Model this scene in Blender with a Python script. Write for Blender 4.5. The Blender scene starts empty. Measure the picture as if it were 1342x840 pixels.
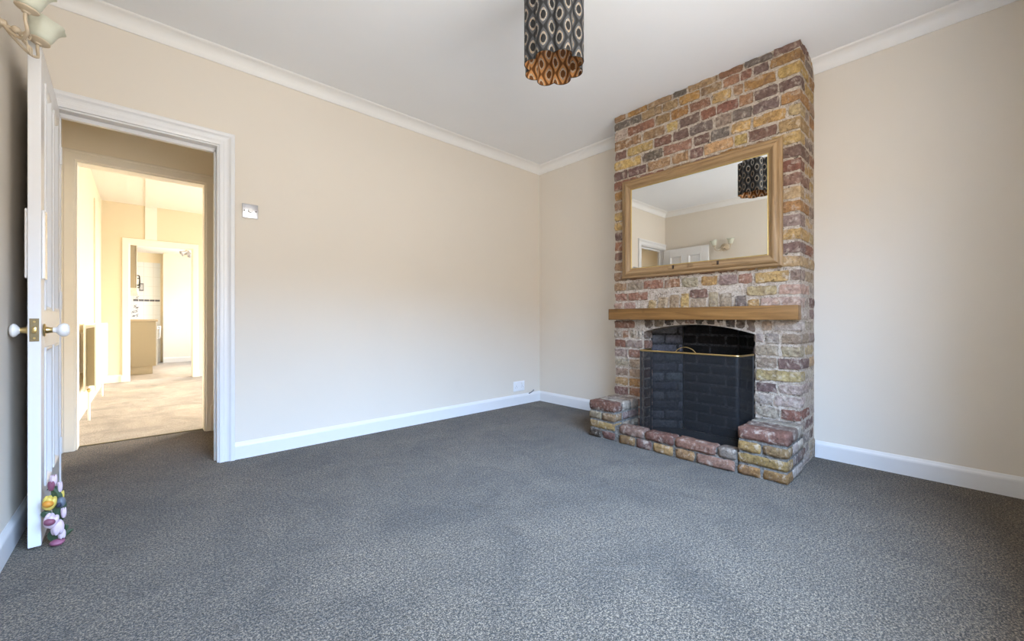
import bpy, bmesh, math, random
from mathutils import Vector, Matrix, noise
random.seed(7)
scn = bpy.context.scene
col = scn.collection
PI = math.pi

# ---------------------------------------------------------------- camera
F, S, Cc, HY, H = 529.1, 0.7388, 0.6739, 419.06, 0.9
cam_d = bpy.data.cameras.new('camera'); cam = bpy.data.objects.new('camera', cam_d); col.objects.link(cam)
cam_d.sensor_width = 36; cam_d.lens = F / 1342 * 36; cam_d.shift_y = -(420 - HY) / 1342
cam_d.clip_start = 0.02
cam.location = (0, 0, H); cam.rotation_euler = (PI / 2, 0, -math.asin(Cc))
scn.camera = cam

def yat(px, X):
    """room Y of the vertical seen at photo column px on a plane of constant X (used to take brick joints off the photo)"""
    k = (px - 671) / F
    return X * (-k * Cc + S) / (k * S + Cc)

# ---------------------------------------------------------------- colour / materials
def lin(c):
    return tuple(((v / 255) / 12.92 if v / 255 <= .04045 else (((v / 255) + .055) / 1.055) ** 2.4) for v in c)

class N:
    def __init__(s, m):
        s.nt = m.node_tree; s.nt.nodes.clear()
        s.out = s.new('ShaderNodeOutputMaterial')
    def new(s, t, **kw):
        n = s.nt.nodes.new(t)
        for k, v in kw.items(): setattr(n, k, v)
        return n
    def link(s, a, b): s.nt.links.new(a, b)
    def noise(s, scale, detail=3, rough=.6, co=None, dist=0):
        n = s.new('ShaderNodeTexNoise'); n.inputs['Scale'].default_value = scale
        n.inputs['Detail'].default_value = detail; n.inputs['Roughness'].default_value = rough
        n.inputs['Distortion'].default_value = dist
        s.link(co if co else s.coord(), n.inputs['Vector']); return n.outputs['Fac']
    def coord(s, kind='Object'):
        if not hasattr(s, 'tc'): s.tc = s.new('ShaderNodeTexCoord')
        return s.tc.outputs[kind]
    def pos(s):
        if not hasattr(s, 'geo'): s.geo = s.new('ShaderNodeNewGeometry')
        return s.geo.outputs['Position']
    def ramp(s, fac, stops, interp='LINEAR'):
        r = s.new('ShaderNodeValToRGB'); r.color_ramp.interpolation = interp
        e = r.color_ramp.elements
        while len(e) < len(stops): e.new(.5)
        for i, (p, c) in enumerate(stops):
            e[i].position = p; e[i].color = (*c, 1) if not isinstance(c, (int, float)) else (c, c, c, 1)
        s.link(fac, r.inputs['Fac']); return r.outputs['Color']
    def mix(s, fac, a, b, mode='MIX'):
        n = s.new('ShaderNodeMix', data_type='RGBA', blend_type=mode)
        for sock, v in ((n.inputs[0], fac), (n.inputs[6], a), (n.inputs[7], b)):
            if isinstance(v, (int, float)): sock.default_value = v
            elif isinstance(v, tuple): sock.default_value = (*v, 1) if len(v) == 3 else v
            else: s.link(v, sock)
        return n.outputs[2]
    def math(s, op, a, b=None, c=None):
        n = s.new('ShaderNodeMath', operation=op)
        for i, v in enumerate((a, b, c)):
            if v is None: continue
            if isinstance(v, (int, float)): n.inputs[i].default_value = v
            else: s.link(v, n.inputs[i])
        return n.outputs[0]
    def bump(s, h, strength=.3, dist=.005):
        b = s.new('ShaderNodeBump'); b.inputs['Strength'].default_value = strength; b.inputs['Distance'].default_value = dist
        s.link(h, b.inputs['Height']); return b.outputs['Normal']
    def bsdf(s, color, rough=.6, metal=0, normal=None, spec=.5, **kw):
        p = s.new('ShaderNodeBsdfPrincipled')
        for nm, v in (('Base Color', color), ('Roughness', rough), ('Metallic', metal), ('Specular IOR Level', spec)):
            if isinstance(v, (int, float)): p.inputs[nm].default_value = v
            elif isinstance(v, tuple): p.inputs[nm].default_value = (*v, 1)
            else: s.link(v, p.inputs[nm])
        for nm, v in kw.items(): p.inputs[nm.replace('_', ' ')].default_value = v
        if normal is not None: s.link(normal, p.inputs['Normal'])
        s.link(p.outputs[0], s.out.inputs[0]); return p

def newmat(name):
    m = bpy.data.materials.new(name); m.use_nodes = True
    return m, N(m)

def plain(name, rgb, rough=.5, metal=0, spec=.5, vary=.05, bump=.0, scale=20):
    m, n = newmat(name); c = lin(rgb)
    fac = n.noise(scale, 3)
    cc = n.mix(fac, tuple(v * (1 - vary) for v in c), tuple(min(1, v * (1 + vary)) for v in c))
    nm = n.bump(n.noise(scale * 6, 2), bump, .002) if bump else None
    n.bsdf(cc, rough, metal, nm, spec); return m

def wallpaint(name, rgb, scuff=True):
    m, n = newmat(name); c = lin(rgb)
    base = n.mix(n.noise(1.3, 4, co=n.pos()), tuple(v * .965 for v in c), tuple(min(1, v * 1.03) for v in c))
    if scuff:
        sc = n.ramp(n.noise(2.4, 6, .7, co=n.pos()), [(.62, 0.0), (.80, 1.0)])
        base = n.mix(n.math('MULTIPLY', sc, .10), base, tuple(v * .72 for v in c))
    nm = n.bump(n.noise(160, 2, co=n.pos()), .06, .001)
    n.bsdf(base, .75, 0, nm, .25); return m

CREAM = wallpaint('cream_wall_paint', (219, 211, 199))
CREAM2 = wallpaint('yellow_cream_wall_paint', (234, 225, 205))
REAR = wallpaint('rear_room_paint', (214, 203, 179))
CEILR = wallpaint('rear_ceiling_paint', (226, 222, 214), False)
CEIL = wallpaint('ceiling_paint', (239, 241, 244), False)
WHITE = plain('white_gloss_paint', (222, 222, 223), .28, vary=.015)
WHITEW = plain('aged_white_paint', (232, 226, 212), .35, vary=.03)
CORN = plain('cornice_paint', (234, 233, 231), .6, vary=.015)
PORC = plain('white_porcelain', (240, 240, 240), .08, vary=.01)
BRASS = plain('brass', (206, 180, 124), .28, 1, vary=.12, scale=60)
OLDBRASS = plain('aged_brass', (130, 118, 92), .4, 1, vary=.25, scale=90)
CHROME = plain('brushed_chrome', (196, 196, 200), .3, 1, vary=.06)
DARKMETAL = plain('dark_metal', (38, 38, 38), .5, .6, vary=.2)
BLACKP = plain('black_paint', (22, 22, 23), .5, vary=.2)
CABINET = plain('taupe_cabinet_laminate', (166, 157, 138), .5, vary=.02)
WORKTOP = plain('stone_effect_worktop', (178, 166, 146), .4, vary=.2, scale=80)
PLASTIC = plain('white_plastic', (232, 234, 238), .4, vary=.01)

def carpet(name, dark, light, tint):
    m, n = newmat(name); p = n.pos()
    f1 = n.noise(102, 4, .85, co=p)
    f2 = n.noise(215, 2, .6, co=p)
    mixf = n.math('ADD', n.math('MULTIPLY', f1, .55), n.math('MULTIPLY', f2, .45))
    speck = n.ramp(mixf, [(.41, lin(dark)), (.50, lin(tint)), (.585, lin(light))])
    patch = n.ramp(n.noise(2.2, 5, .65, co=p, dist=.8), [(.34, .74), (.5, 1.0), (.68, 1.24)])
    patch2 = n.ramp(n.noise(9, 4, .6, co=p, dist=1.0), [(.3, .88), (.7, 1.10)])
    c = n.mix(1.0, n.mix(1.0, speck, patch, 'MULTIPLY'), patch2, 'MULTIPLY')
    nm = n.bump(n.math('ADD', mixf, n.math('MULTIPLY', n.noise(9, 4, .6, co=p, dist=1.0), .9)), .75, .012)
    n.bsdf(c, .95, 0, nm, .1, Sheen_Weight=.15); return m
CARPET = carpet('grey_pile_carpet', (25, 22, 18), (142, 126, 105), (74, 65, 53))
CARPET2 = carpet('beige_grey_pile_carpet', (100, 92, 83), (188, 177, 162), (148, 138, 125))

def wood(name, c1, c2, c3, axis, rough=.45, scale=1.0, knots=True):
    m, n = newmat(name)
    mp = n.new('ShaderNodeMapping'); s = [28 * scale] * 3; s[axis] = 1.6 * scale
    mp.inputs['Scale'].default_value = s
    n.link(n.pos(), mp.inputs['Vector'])
    g = n.noise(1.0, 5, .6, co=mp.outputs[0], dist=1.6)
    g2 = n.noise(3.2, 4, .6, co=mp.outputs[0], dist=.6)
    c = n.ramp(g, [(.28, lin(c1)), (.5, lin(c2)), (.72, lin(c3))])
    c = n.mix(n.math('MULTIPLY', n.ramp(g2, [(.45, 0.0), (.75, 1.0)]), .45), c, lin(c1))
    if knots:
        v = n.new('ShaderNodeTexVoronoi'); v.inputs['Scale'].default_value = 5.2
        n.link(n.pos(), v.inputs['Vector'])
        k = n.ramp(v.outputs['Distance'], [(.03, 1.0), (.12, 0.0)])
        c = n.mix(n.math('MULTIPLY', k, .6), c, tuple(v * .35 for v in lin(c1)))
    n.bsdf(c, rough, 0, n.bump(g2, .15, .002), .4); return m
PINE = wood('stained_pine', (98, 66, 31), (128, 90, 45), (146, 107, 60), 1)
FRAMEW = wood('distressed_oak_across', (112, 88, 60), (146, 117, 82), (166, 138, 102), 1, .5, 1.3, False)
FRAMEWV = wood('distressed_oak_upright', (112, 88, 60), (146, 117, 82), (166, 138, 102), 2, .5, 1.3, False)

# brick: one colour per brick in an attribute, lime smears, soot speckles and pits over it
def brickmat(name, smear=.5, clean=1.0):
    m, n = newmat(name); p = n.pos()
    at = n.new('ShaderNodeVertexColor', layer_name='Col')
    c = n.mix(n.ramp(n.noise(42, 7, .78, co=p), [(.36, 0.0), (.64, 1.0)]), n.mix(1.0, at.outputs[0], (.55, .52, .50), 'MULTIPLY'), n.mix(1.0, at.outputs[0], (1.22, 1.2, 1.16), 'MULTIPLY'))
    blot = n.ramp(n.noise(13, 4, .6, co=p, dist=.6), [(.52, 0.0), (.66, 1.0)])
    c = n.mix(n.math('MULTIPLY', blot, .38 * clean), c, lin((104, 82, 76)))
    lime = n.ramp(n.noise(21, 7, .72, co=p, dist=.4), [(.67 - .2 * smear, 0.0), (.80 - .2 * smear, 1.0)])
    c = n.mix(n.math('MULTIPLY', lime, .66 * clean), c, lin((196, 183, 168)))
    pit = n.ramp(n.noise(85, 3, .7, co=p), [(.30, 1.0), (.37, 0.0)])
    c = n.mix(n.math('MULTIPLY', pit, .8), c, lin((52, 44, 40)))
    h = n.math('ADD', n.noise(60, 6, .7, co=p), n.math('MULTIPLY', pit, -.5))
    n.bsdf(c, .9, 0, n.bump(h, 1.0, .012), .2); return m
BRICK = brickmat('old_stock_brick', .72)
def mortarmat(name, a, b):
    m, n = newmat(name); p = n.pos()
    c = n.ramp(n.noise(40, 6, .75, co=p), [(.29, tuple(v * .4 for v in lin(b))), (.43, lin(b)), (.64, lin(a))])
    sp = n.ramp(n.noise(150, 2, .6, co=p), [(.33, 1.0), (.40, 0.0)])
    c = n.mix(n.math('MULTIPLY', sp, .7), c, lin((90, 80, 72)))
    hol = n.ramp(n.noise(48, 3, .6, co=p, dist=1.2), [(.33, 1.0), (.385, 0.0)])  # dark spots paint the shade of crevices into the mortar colour
    c = n.mix(n.math('MULTIPLY', hol, .85), c, lin((48, 40, 36)))
    n.bsdf(c, .95, 0, n.bump(n.noise(70, 6, .75, co=p), 1.0, .012), .1); return m
MORTAR = mortarmat('lime_mortar', (212, 200, 186), (178, 162, 146))
MORTARG = mortarmat('grey_mortar', (150, 146, 140), (112, 107, 101))
SOOT = mortarmat('sooty_mortar', (74, 74, 76), (44, 44, 45))
SOOTBRICK = brickmat('sooty_brick', .3, .12)

# ---------------------------------------------------------------- mesh helpers
def finish(name, bm, mats, parent=None, smooth=False):
    me = bpy.data.meshes.new(name)
    bmesh.ops.recalc_face_normals(bm, faces=bm.faces[:])
    for f in bm.faces: f.smooth = smooth
    bm.to_mesh(me); bm.free()
    for m in (mats if isinstance(mats, (list, tuple)) else [mats]): me.materials.append(m)
    o = bpy.data.objects.new(name, me); col.objects.link(o)
    if parent: o.parent = parent
    if smooth == 'auto' or smooth is True:
        try:
            me.set_sharp_from_angle(angle=math.radians(38))
        except Exception: pass
    return o

def box(bm, lo, hi, bev=0, mi=0, seg=2, M=None):
    t = bmesh.new(); bmesh.ops.create_cube(t, size=1)
    c = [(a + b) / 2 for a, b in zip(lo, hi)]; d = [abs(b - a) for a, b in zip(lo, hi)]
    for v in t.verts: v.co = Vector((v.co.x * d[0] + c[0], v.co.y * d[1] + c[1], v.co.z * d[2] + c[2]))
    if bev: bmesh.ops.bevel(t, geom=t.edges[:], offset=min(bev, min(d) * .45), segments=seg, affect='EDGES', profile=.5)
    merge(bm, t, mi, M)

def merge(bm, t, mi=0, M=None):
    vm = {}
    for v in t.verts: vm[v] = bm.verts.new(M @ v.co if M else v.co)
    for f in t.faces:
        try:
            nf = bm.faces.new([vm[v] for v in f.verts]); nf.material_index = mi
        except ValueError: pass
    t.free()

def frame_of(d):
    d = Vector(d).normalized()
    a = Vector((0, 0, 1)) if abs(d.z) < .9 else Vector((1, 0, 0))
    u = d.cross(a).normalized(); return u, d.cross(u).normalized(), d

def lathe(bm, prof, origin=(0, 0, 0), axis=(0, 0, 1), seg=24, mi=0, wob=None):
    u, v, d = frame_of(axis); o = Vector(origin); rings = []
    for r, h in prof:
        ring = []
        for i in range(seg):
            a = 2 * PI * i / seg; rr = r * (wob(a, h) if wob else 1)
            ring.append(bm.verts.new(o + d * h + (u * math.cos(a) + v * math.sin(a)) * max(rr, 1e-4)))
        rings.append(ring)
    for A, B in zip(rings, rings[1:]):
        for i in range(seg):
            f = bm.faces.new((A[i], A[(i + 1) % seg], B[(i + 1) % seg], B[i])); f.material_index = mi
    for R, ok in ((rings[0], prof[0][0] > 1e-3), (rings[-1], prof[-1][0] > 1e-3)):
        f = bm.faces.new(R); f.material_index = mi

def tube(bm, pts, r, seg=10, mi=0):
    pts = [Vector(p) for p in pts]; rings = []; n = len(pts); pu = None
    rr = r if isinstance(r, (list, tuple)) else [r] * n
    for i, p in enumerate(pts):
        d = (pts[min(i + 1, n - 1)] - pts[max(i - 1, 0)]).normalized()
        if pu is None: u = frame_of(d)[0]
        else:
            u = pu - d * pu.dot(d); u = u.normalized() if u.length > 1e-5 else frame_of(d)[0]
        pu = u; w = d.cross(u)
        rings.append([bm.verts.new(p + (u * math.cos(2 * PI * k / seg) + w * math.sin(2 * PI * k / seg)) * rr[i]) for k in range(seg)])
    for A, B in zip(rings, rings[1:]):
        for k in range(seg):
            f = bm.faces.new((A[k], A[(k + 1) % seg], B[(k + 1) % seg], B[k])); f.material_index = mi
    for R in (rings[0], rings[-1]):
        f = bm.faces.new(R); f.material_index = mi

def spline(P, n=8):
    P = [Vector(p) for p in P]; out = []
    Q = [P[0] * 2 - P[1]] + P + [P[-1] * 2 - P[-2]]
    for i in range(1, len(Q) - 2):
        a, b, c, d = Q[i - 1:i + 3]
        for k in range(n):
            t = k / n
            out.append(.5 * ((2 * b) + (c - a) * t + (2 * a - 5 * b + 4 * c - d) * t * t + (3 * b - a - 3 * c + d) * t ** 3))
    out.append(P[-1]); return out

def ellipsoid(bm, c, r, M=None, seg=16, mi=0, wob=0, seed=0):
    t = bmesh.new(); bmesh.ops.create_uvsphere(t, u_segments=seg, v_segments=max(8, seg // 2), radius=1)
    for v in t.verts:
        p = v.co.copy(); k = 1 + wob * noise.noise(p * 1.7 + Vector((seed, seed * .7, 0)))
        p = Vector((p.x * r[0], p.y * r[1], p.z * r[2])) * k
        if M: p = M @ p
        v.co = p + Vector(c)
    merge(bm, t, mi)

def loft(bm, rings, closed_ring=True, caps=True, mi=0):
    R = [[bm.verts.new(p) for p in r] for r in rings]; n = len(R[0])
    for A, B in zip(R, R[1:]):
        for k in range(n if closed_ring else n - 1):
            f = bm.faces.new((A[k], A[(k + 1) % n], B[(k + 1) % n], B[k])); f.material_index = mi
    if caps:
        for r in (R[0], R[-1]):
            f = bm.faces.new(r); f.material_index = mi

def roughbox(bm, lay, lo, hi, colr, seed, amp=.004, rad=.010, seglen=.021, mi=0, rot=0):
    """a worn brick: subdivided box, rounded arrises, uneven faces, its own colour"""
    d = [b - a for a, b in zip(lo, hi)]; c = Vector([(a + b) / 2 for a, b in zip(lo, hi)])
    n = [max(2, min(14, round(v / seglen))) for v in d]
    vid = {}
    off = Vector((seed * 3.17 % 50, seed * 1.73 % 50, seed * 2.41 % 50))
    def vert(i, j, k):
        if (i, j, k) in vid: return vid[(i, j, k)]
        p = Vector(((i / n[0] - .5) * d[0], (j / n[1] - .5) * d[1], (k / n[2] - .5) * d[2]))
        q = Vector([max(-(dd / 2 - rad), min(dd / 2 - rad, x)) if dd / 2 > rad else 0 for x, dd in zip(p, d)])
        e = p - q
        if e.length > 1e-6 and sum(1 for x in e if abs(x) > 1e-6) > 1: p = q + e.normalized() * min(e.length, rad)
        w = (p + c) * 30 + off
        w2 = (p + c) * 70 + off
        p = p + Vector((noise.noise(w), noise.noise(w + Vector((9, 0, 0))), noise.noise(w + Vector((0, 9, 0))))) * amp + \
            Vector((noise.noise(w2), noise.noise(w2 + Vector((9, 0, 0))), noise.noise(w2 + Vector((0, 9, 0))))) * amp * .45
        if rot: p = Matrix.Rotation(rot, 3, 'X') @ p
        v = bm.verts.new(p + c); v[lay] = (*colr, 1); vid[(i, j, k)] = v; return v
    def quad(*ix):
        f = bm.faces.new([vert(*x) for x in ix]); f.material_index = mi; f.smooth = True
    for i in range(n[0]):
        for j in range(n[1]):
            for k in (0, n[2]): quad((i, j, k), (i + 1, j, k), (i + 1, j + 1, k), (i, j + 1, k))
    for i in range(n[0]):
        for k in range(n[2]):
            for j in (0, n[1]): quad((i, j, k), (i + 1, j, k), (i + 1, j, k + 1), (i, j, k + 1))
    for j in range(n[1]):
        for k in range(n[2]):
            for i in (0, n[0]): quad((i, j, k), (i, j + 1, k), (i, j + 1, k + 1), (i, j, k + 1))

def tag(o, label, cat, group=None, kind=None):
    o['label'] = label; o['category'] = cat
    if group: o['group'] = group
    if kind: o['kind'] = kind
    return o
def thing(name, label, cat, loc=(0, 0, 0), rotz=0, group=None):
    o = bpy.data.objects.new(name, None); o.empty_display_size = .1; col.objects.link(o)
    o.location = loc; o.rotation_euler = (0, 0, rotz)
    return tag(o, label, cat, group)
def part(name, bm, mats, parent, smooth=True, world=True):
    """world=True: the mesh was written in room coordinates, so take the parent's own placement out of it"""
    if world:
        M = Matrix.Translation(parent.location) @ parent.rotation_euler.to_matrix().to_4x4()
        P = parent.parent
        while P is not None:
            M = (Matrix.Translation(P.location) @ P.rotation_euler.to_matrix().to_4x4()) @ M; P = P.parent
        Mi = M.inverted()
        for v in bm.verts: v.co = Mi @ v.co
    return finish(name, bm, mats, parent, smooth)
def struct(name, bm, mats, label, cat, smooth=False):
    return tag(finish(name, bm, mats, None, smooth), label, cat, kind='structure')

# ---------------------------------------------------------------- the room shell
XL, XR, YB, YF, ZC = -0.392, 3.271, 3.127, -0.28, 2.587     # left, right, back (doorway), front (windows), ceiling
T = .10
Y2, Y2b = 4.08, 4.20                                         # wall between lobby and rear room
XL2, Y3, Y3b = -0.44, 8.10, 8.22                             # rear room
Y4, KX = 11.4, 1.45                                          # kitchen

bm = bmesh.new(); box(bm, (-1.0, YF - .3, -.1), (XR + .1, Y2b - .02, 0))
struct('floor', bm, CARPET, 'grey speckled pile carpet across the front room and lobby', 'floor')
bm = bmesh.new(); box(bm, (-1.0, Y2b - .02, -.1), (XR + .1, Y3b - .05, 0.0))
struct('floor_rear', bm, CARPET2, 'beige grey carpet of the rear room seen through the doorway', 'floor')
m, n = newmat('grey_vinyl_planks')
c = n.ramp(n.noise(6, 5, .6, co=n.pos(), dist=1), [(.3, lin((134, 124, 112))), (.7, lin((160, 150, 138)))])
n.bsdf(c, .45)
bm = bmesh.new(); box(bm, (-1.0, Y3b - .05, -.1), (KX + .1, Y4 + .1, 0.0))
struct('floor_kitchen', bm, m, 'grey brown vinyl floor of the far kitchen', 'floor')

bm = bmesh.new(); box(bm, (-1.0, Y2 + .05, ZC), (XR + .1, Y3b, ZC + .1))
struct('ceiling_rear', bm, CEILR, 'bright white ceiling of the rear room', 'ceiling')
bm = bmesh.new(); box(bm, (-1.0, YF - .3, ZC), (XR + .1, Y2 + .05, ZC + .1))
struct('ceiling', bm, CEIL, 'white painted flat ceiling over the front room', 'ceiling')
bm = bmesh.new(); box(bm, (-1.0, Y3b, 2.30), (KX + .1, Y4 + .1, 2.40))
struct('ceiling_kitchen', bm, CEIL, 'lower white ceiling of the far kitchen', 'ceiling')

OX0, OX1, OZ = -.345, .353, 2.005                             # doorway into the lobby
bm = bmesh.new()
box(bm, (XL, YB, 0), (OX0, YB + T, ZC)); box(bm, (OX1, YB, 0), (XR, YB + T, ZC)); box(bm, (OX0, YB, OZ), (OX1, YB + T, ZC))
struct('wall_back', bm, CREAM, 'cream painted back wall with the open doorway and dimmer switch', 'wall')
RY0, RY1, RZ0, RZ1 = 5.1, 7.5, .35, 2.3                       # garden window of the rear room, out of view
bm = bmesh.new(); box(bm, (XR, YF - .3, 0), (XR + T, RY0, ZC)); box(bm, (XR, RY1, 0), (XR + T, Y3b, ZC)); box(bm, (XR, RY0, 0), (XR + T, RY1, RZ0)); box(bm, (XR, RY0, RZ1), (XR + T, RY1, ZC))
struct('wall_right', bm, CREAM, 'cream painted right wall behind the brick chimney breast', 'wall')
bm = bmesh.new(); box(bm, (XL - T, YF - .3, 0), (XL, YB + T, ZC))
struct('wall_left', bm, CREAM, 'cream painted left wall behind the open white door', 'wall')
# window wall, behind the camera
WX0, WX1, WZ0, WZ1 = .0, 2.05, .62, 2.32
bm = bmesh.new()
box(bm, (XL, YF - .14, 0), (WX0, YF, ZC)); box(bm, (WX1, YF - .14, 0), (XR, YF, ZC))
box(bm, (WX0, YF - .14, 0), (WX1, YF, WZ0)); box(bm, (WX0, YF - .14, WZ1), (WX1, YF, ZC))
struct('wall_front', bm, CREAM, 'cream painted wall around the wide front window', 'wall')
# lobby and rear walls
P0, P1, PZ = -.351, .372, 2.0
bm = bmesh.new()
box(bm, (-1.0, Y2, 0), (P0, Y2b, ZC)); box(bm, (P1, Y2, 0), (XR, Y2b, ZC)); box(bm, (P0, Y2, PZ), (P1, Y2b, ZC))
struct('wall_lobby', bm, CREAM2, 'cream wall across the lobby above and beside the inner door frame', 'wall')
bm = bmesh.new(); box(bm, (-.55, YB + T, 0), (-.45, Y2, ZC))
struct('wall_lobby_left', bm, CREAM2, 'cream side wall at the left end of the lobby', 'wall')
bm = bmesh.new(); box(bm, (1.35, YB + T, 0), (1.45, Y2, ZC))
struct('wall_lobby_right', bm, CREAM2, 'cream wall at the stair end of the lobby', 'wall')
bm = bmesh.new(); box(bm, (XL2 - .1, Y2b, 0), (XL2, Y3, ZC))
box(bm, (XL2, 6.9, 0), (XL2 + .012, 7.6, 2.35)); 
struct('wall_rear_left', bm, REAR, 'pale cream left wall of the rear room behind the radiator', 'wall')
Q0, Q1, QZ = -.16, .572, 2.02
bm = bmesh.new()
box(bm, (XL2 - .1, Y3, 0), (Q0, Y3b, ZC)); box(bm, (Q1, Y3, 0), (XR, Y3b, ZC)); box(bm, (Q0, Y3, QZ), (Q1, Y3b, ZC))
struct('wall_rear', bm, REAR, 'yellow cream far wall of the rear room around the kitchen doorway', 'wall')
bm = bmesh.new(); box(bm, (.015, Y2b, 2.575), (.148, Y3, ZC - .0005)); box(bm, (.015, Y3 - .012, QZ + .07), (.148, Y3 - .0005, 2.575))
struct('trim_1', bm, CEILR, 'boxed beam along the rear room ceiling down to the kitchen doorway', 'beam')
# kitchen shell
KW0, KW1 = 8.8, 10.5
bm = bmesh.new(); box(bm, (XL2 - .1, Y3b, 0), (XL2, Y4, 2.3)); struct('wall_kitchen_left', bm, REAR, 'kitchen side wall behind the taupe units', 'wall')
bm = bmesh.new()
box(bm, (KX, Y3b, 0), (KX + .1, KW0, 2.3)); box(bm, (KX, KW1, 0), (KX + .1, Y4, 2.3))
box(bm, (KX, KW0, 0), (KX + .1, KW1, .95)); box(bm, (KX, KW0, 2.15), (KX + .1, KW1, 2.3))
struct('wall_kitchen_right', bm, REAR, 'kitchen side wall with a window out of view', 'wall')
m, n = newmat('white_glazed_tiles')
bt = n.new('ShaderNodeTexBrick', offset=0.0)
bt.inputs['Scale'].default_value = 1; bt.inputs['Mortar Size'].default_value = .004
bt.inputs['Brick Width'].default_value = .15; bt.inputs['Row Height'].default_value = .2
bt.inputs['Color1'].default_value = (*lin((232, 238, 245)), 1); bt.inputs['Color2'].default_value = (*lin((228, 235, 243)), 1)
bt.inputs['Mortar'].default_value = (*lin((216, 221, 227)), 1)
mp = n.new('ShaderNodeMapping'); mp.inputs['Rotation'].default_value = (PI / 2, 0, 0)
n.link(n.pos(), mp.inputs['Vector']); n.link(mp.outputs[0], bt.inputs['Vector'])
n.bsdf(bt.outputs['Color'], .15)
TILES = m
bm = bmesh.new(); box(bm, (XL2, Y4, 0), (KX, Y4 + .1, 2.3))
box(bm, (.30, Y4 - .22, 0), (KX, Y4, 2.3))
struct('wall_kitchen_far', bm, CREAM2, 'bright cream far wall of the kitchen right of the tiles', 'wall')
kt = thing('wall_tiling', 'white wall tiles with dark border row at the far end of the kitchen', 'tiles', (-.1, Y4, 0))
bm = bmesh.new(); box(bm, (XL2 + .001, Y4 - .012, 0.0), (.262, Y4 - .0005, 2.10)); part('tile_field', bm, TILES, kt, False)
bm = bmesh.new()
x = -.16
while x < .24:
    box(bm, (x, Y4 - .016, 1.285), (min(x + .078, .258), Y4 - .0125, 1.325), .002); x += .084
part('border_tiles', bm, plain('slate_blue_border_tile', (92, 96, 110), .3, vary=.4, scale=50), kt, False)
INK = plain('charcoal_tile_motif', (96, 98, 110), .4)
bm = bmesh.new()
for (cx, cz, w, h) in ((-.145, 1.46, .02, .09), (-.105, 1.43, .022, .07), (-.10, 1.36, .026, .05), (-.13, 1.18, .024, .05), (-.10, 1.15, .03, .03), (-.16, 1.06, .03, .04), (-.11, 1.08, .026, .06), (-.1, .99, .02, .06), (-.15, .98, .03, .025)):
    bm = bmesh.new(); tube(bm, spline([(cx - w, Y4 - .013, cz - h / 2), (cx + w * .6, Y4 - .013, cz - h * .2), (cx - w * .6, Y4 - .013, cz + h * .15), (cx + w, Y4 - .013, cz + h / 2)], 4), .0045, 6); part('motif_decor', bm, INK, kt)
bm = bmesh.new(); box(bm, (-.07, Y4 - .022, 1.50), (.0, Y4 - .0125, 1.66), .002); p_ = part('picture_tile', bm, plain('grey_picture_tile', (120, 124, 138), .4), kt, False)
bm = bmesh.new(); box(bm, (-.058, Y4 - .025, 1.525), (-.012, Y4 - .0215, 1.635)); part('tile_image', bm, plain('pale_tile_image', (200, 206, 216), .4, vary=.3, scale=60), p_, False)

# cornice and skirting, mitred in the corners
CP = [(0, ZC - .071), (.006, ZC - .071), (.012, ZC - .064), (.020, ZC - .046), (.034, ZC - .028), (.052, ZC - .016), (.070, ZC - .011), (.078, ZC - .009), (.086, ZC - .004), (.088, ZC), (0, ZC)]
BP = [(0, 0), (.015, 0), (.015, .082), (.013, .090), (.008, .098), (.003, .108), (0, .108)]
def run(prof, a, b, nrm, ma, mb):
    """sweep a profile from a to b on a wall whose inward normal is nrm; ma, mb = mitre (1 = inner corner)"""
    a, b, nrm = Vector(a), Vector(b), Vector(nrm); d = (b - a).normalized(); bm = bmesh.new()
    loft(bm, [[a + nrm * q + d * q * ma + Vector((0, 0, z)) for q, z in prof], [b + nrm * q - d * q * mb + Vector((0, 0, z)) for q, z in prof]])
    return bm
e = .0004
cbm = [run(CP, (XL, YB - e, -e), (XR, YB - e, -e), (0, -1, 0), 1, 1), run(CP, (XR - e, YB, -e), (XR - e, YF, -e), (-1, 0, 0), 1, 1),
       run(CP, (XL + e, YF, -e), (XL + e, YB, -e), (1, 0, 0), 1, 1), run(CP, (XR, YF + e, -e), (XL, YF + e, -e), (0, 1, 0), 1, 1)]
for i, (b_, w) in enumerate(zip(cbm, ('back wall above the doorway', 'right wall either side of the chimney breast', 'left wall above the open door', 'front wall above the window'))):
    struct('trim_%d' % (i + 2), b_, CORN, 'white coved cornice along the ' + w, 'cornice', True)
AX1 = .428
struct('baseboard_back', run(BP, (AX1, YB - e, 0), (XR, YB - e, 0), (0, -1, 0), 0, 1), WHITE, 'white skirting board along the back wall', 'skirting board')
struct('baseboard_right', run(BP, (XR - e, YB, 0), (XR - e, 1.916, 0), (-1, 0, 0), 1, 0), WHITE, 'short white skirting board left of the chimney breast', 'skirting board')
struct('baseboard_front_right', run(BP, (XR - e, .618, 0), (XR - e, YF, 0), (-1, 0, 0), 0, 1), WHITE, 'white skirting board right of the chimney breast', 'skirting board')
struct('baseboard_left', run(BP, (XL + e, YF, 0), (XL + e, YB, 0), (1, 0, 0), 1, 1), WHITE, 'white skirting board on the left wall behind the door', 'skirting board')
struct('baseboard_rear_left', run(BP, (XL2 + e, Y2b, 0), (XL2 + e, Y3, 0), (1, 0, 0), 0, 0), WHITEW, 'cream skirting board under the radiator in the rear room', 'skirting board')
struct('baseboard_rear', run(BP, (XL2, Y3 - e, 0), (-.24, Y3 - e, 0), (0, -1, 0), 1, 0), WHITEW, 'short cream skirting board left of the kitchen doorway', 'skirting board')
struct('baseboard_kitchen', run(BP, (.30, Y4 - .22 - e, 0), (KX, Y4 - .22 - e, 0), (0, -1, 0), 0, 0), WHITEW, 'white skirting board on the far kitchen wall', 'skirting board')

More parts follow.
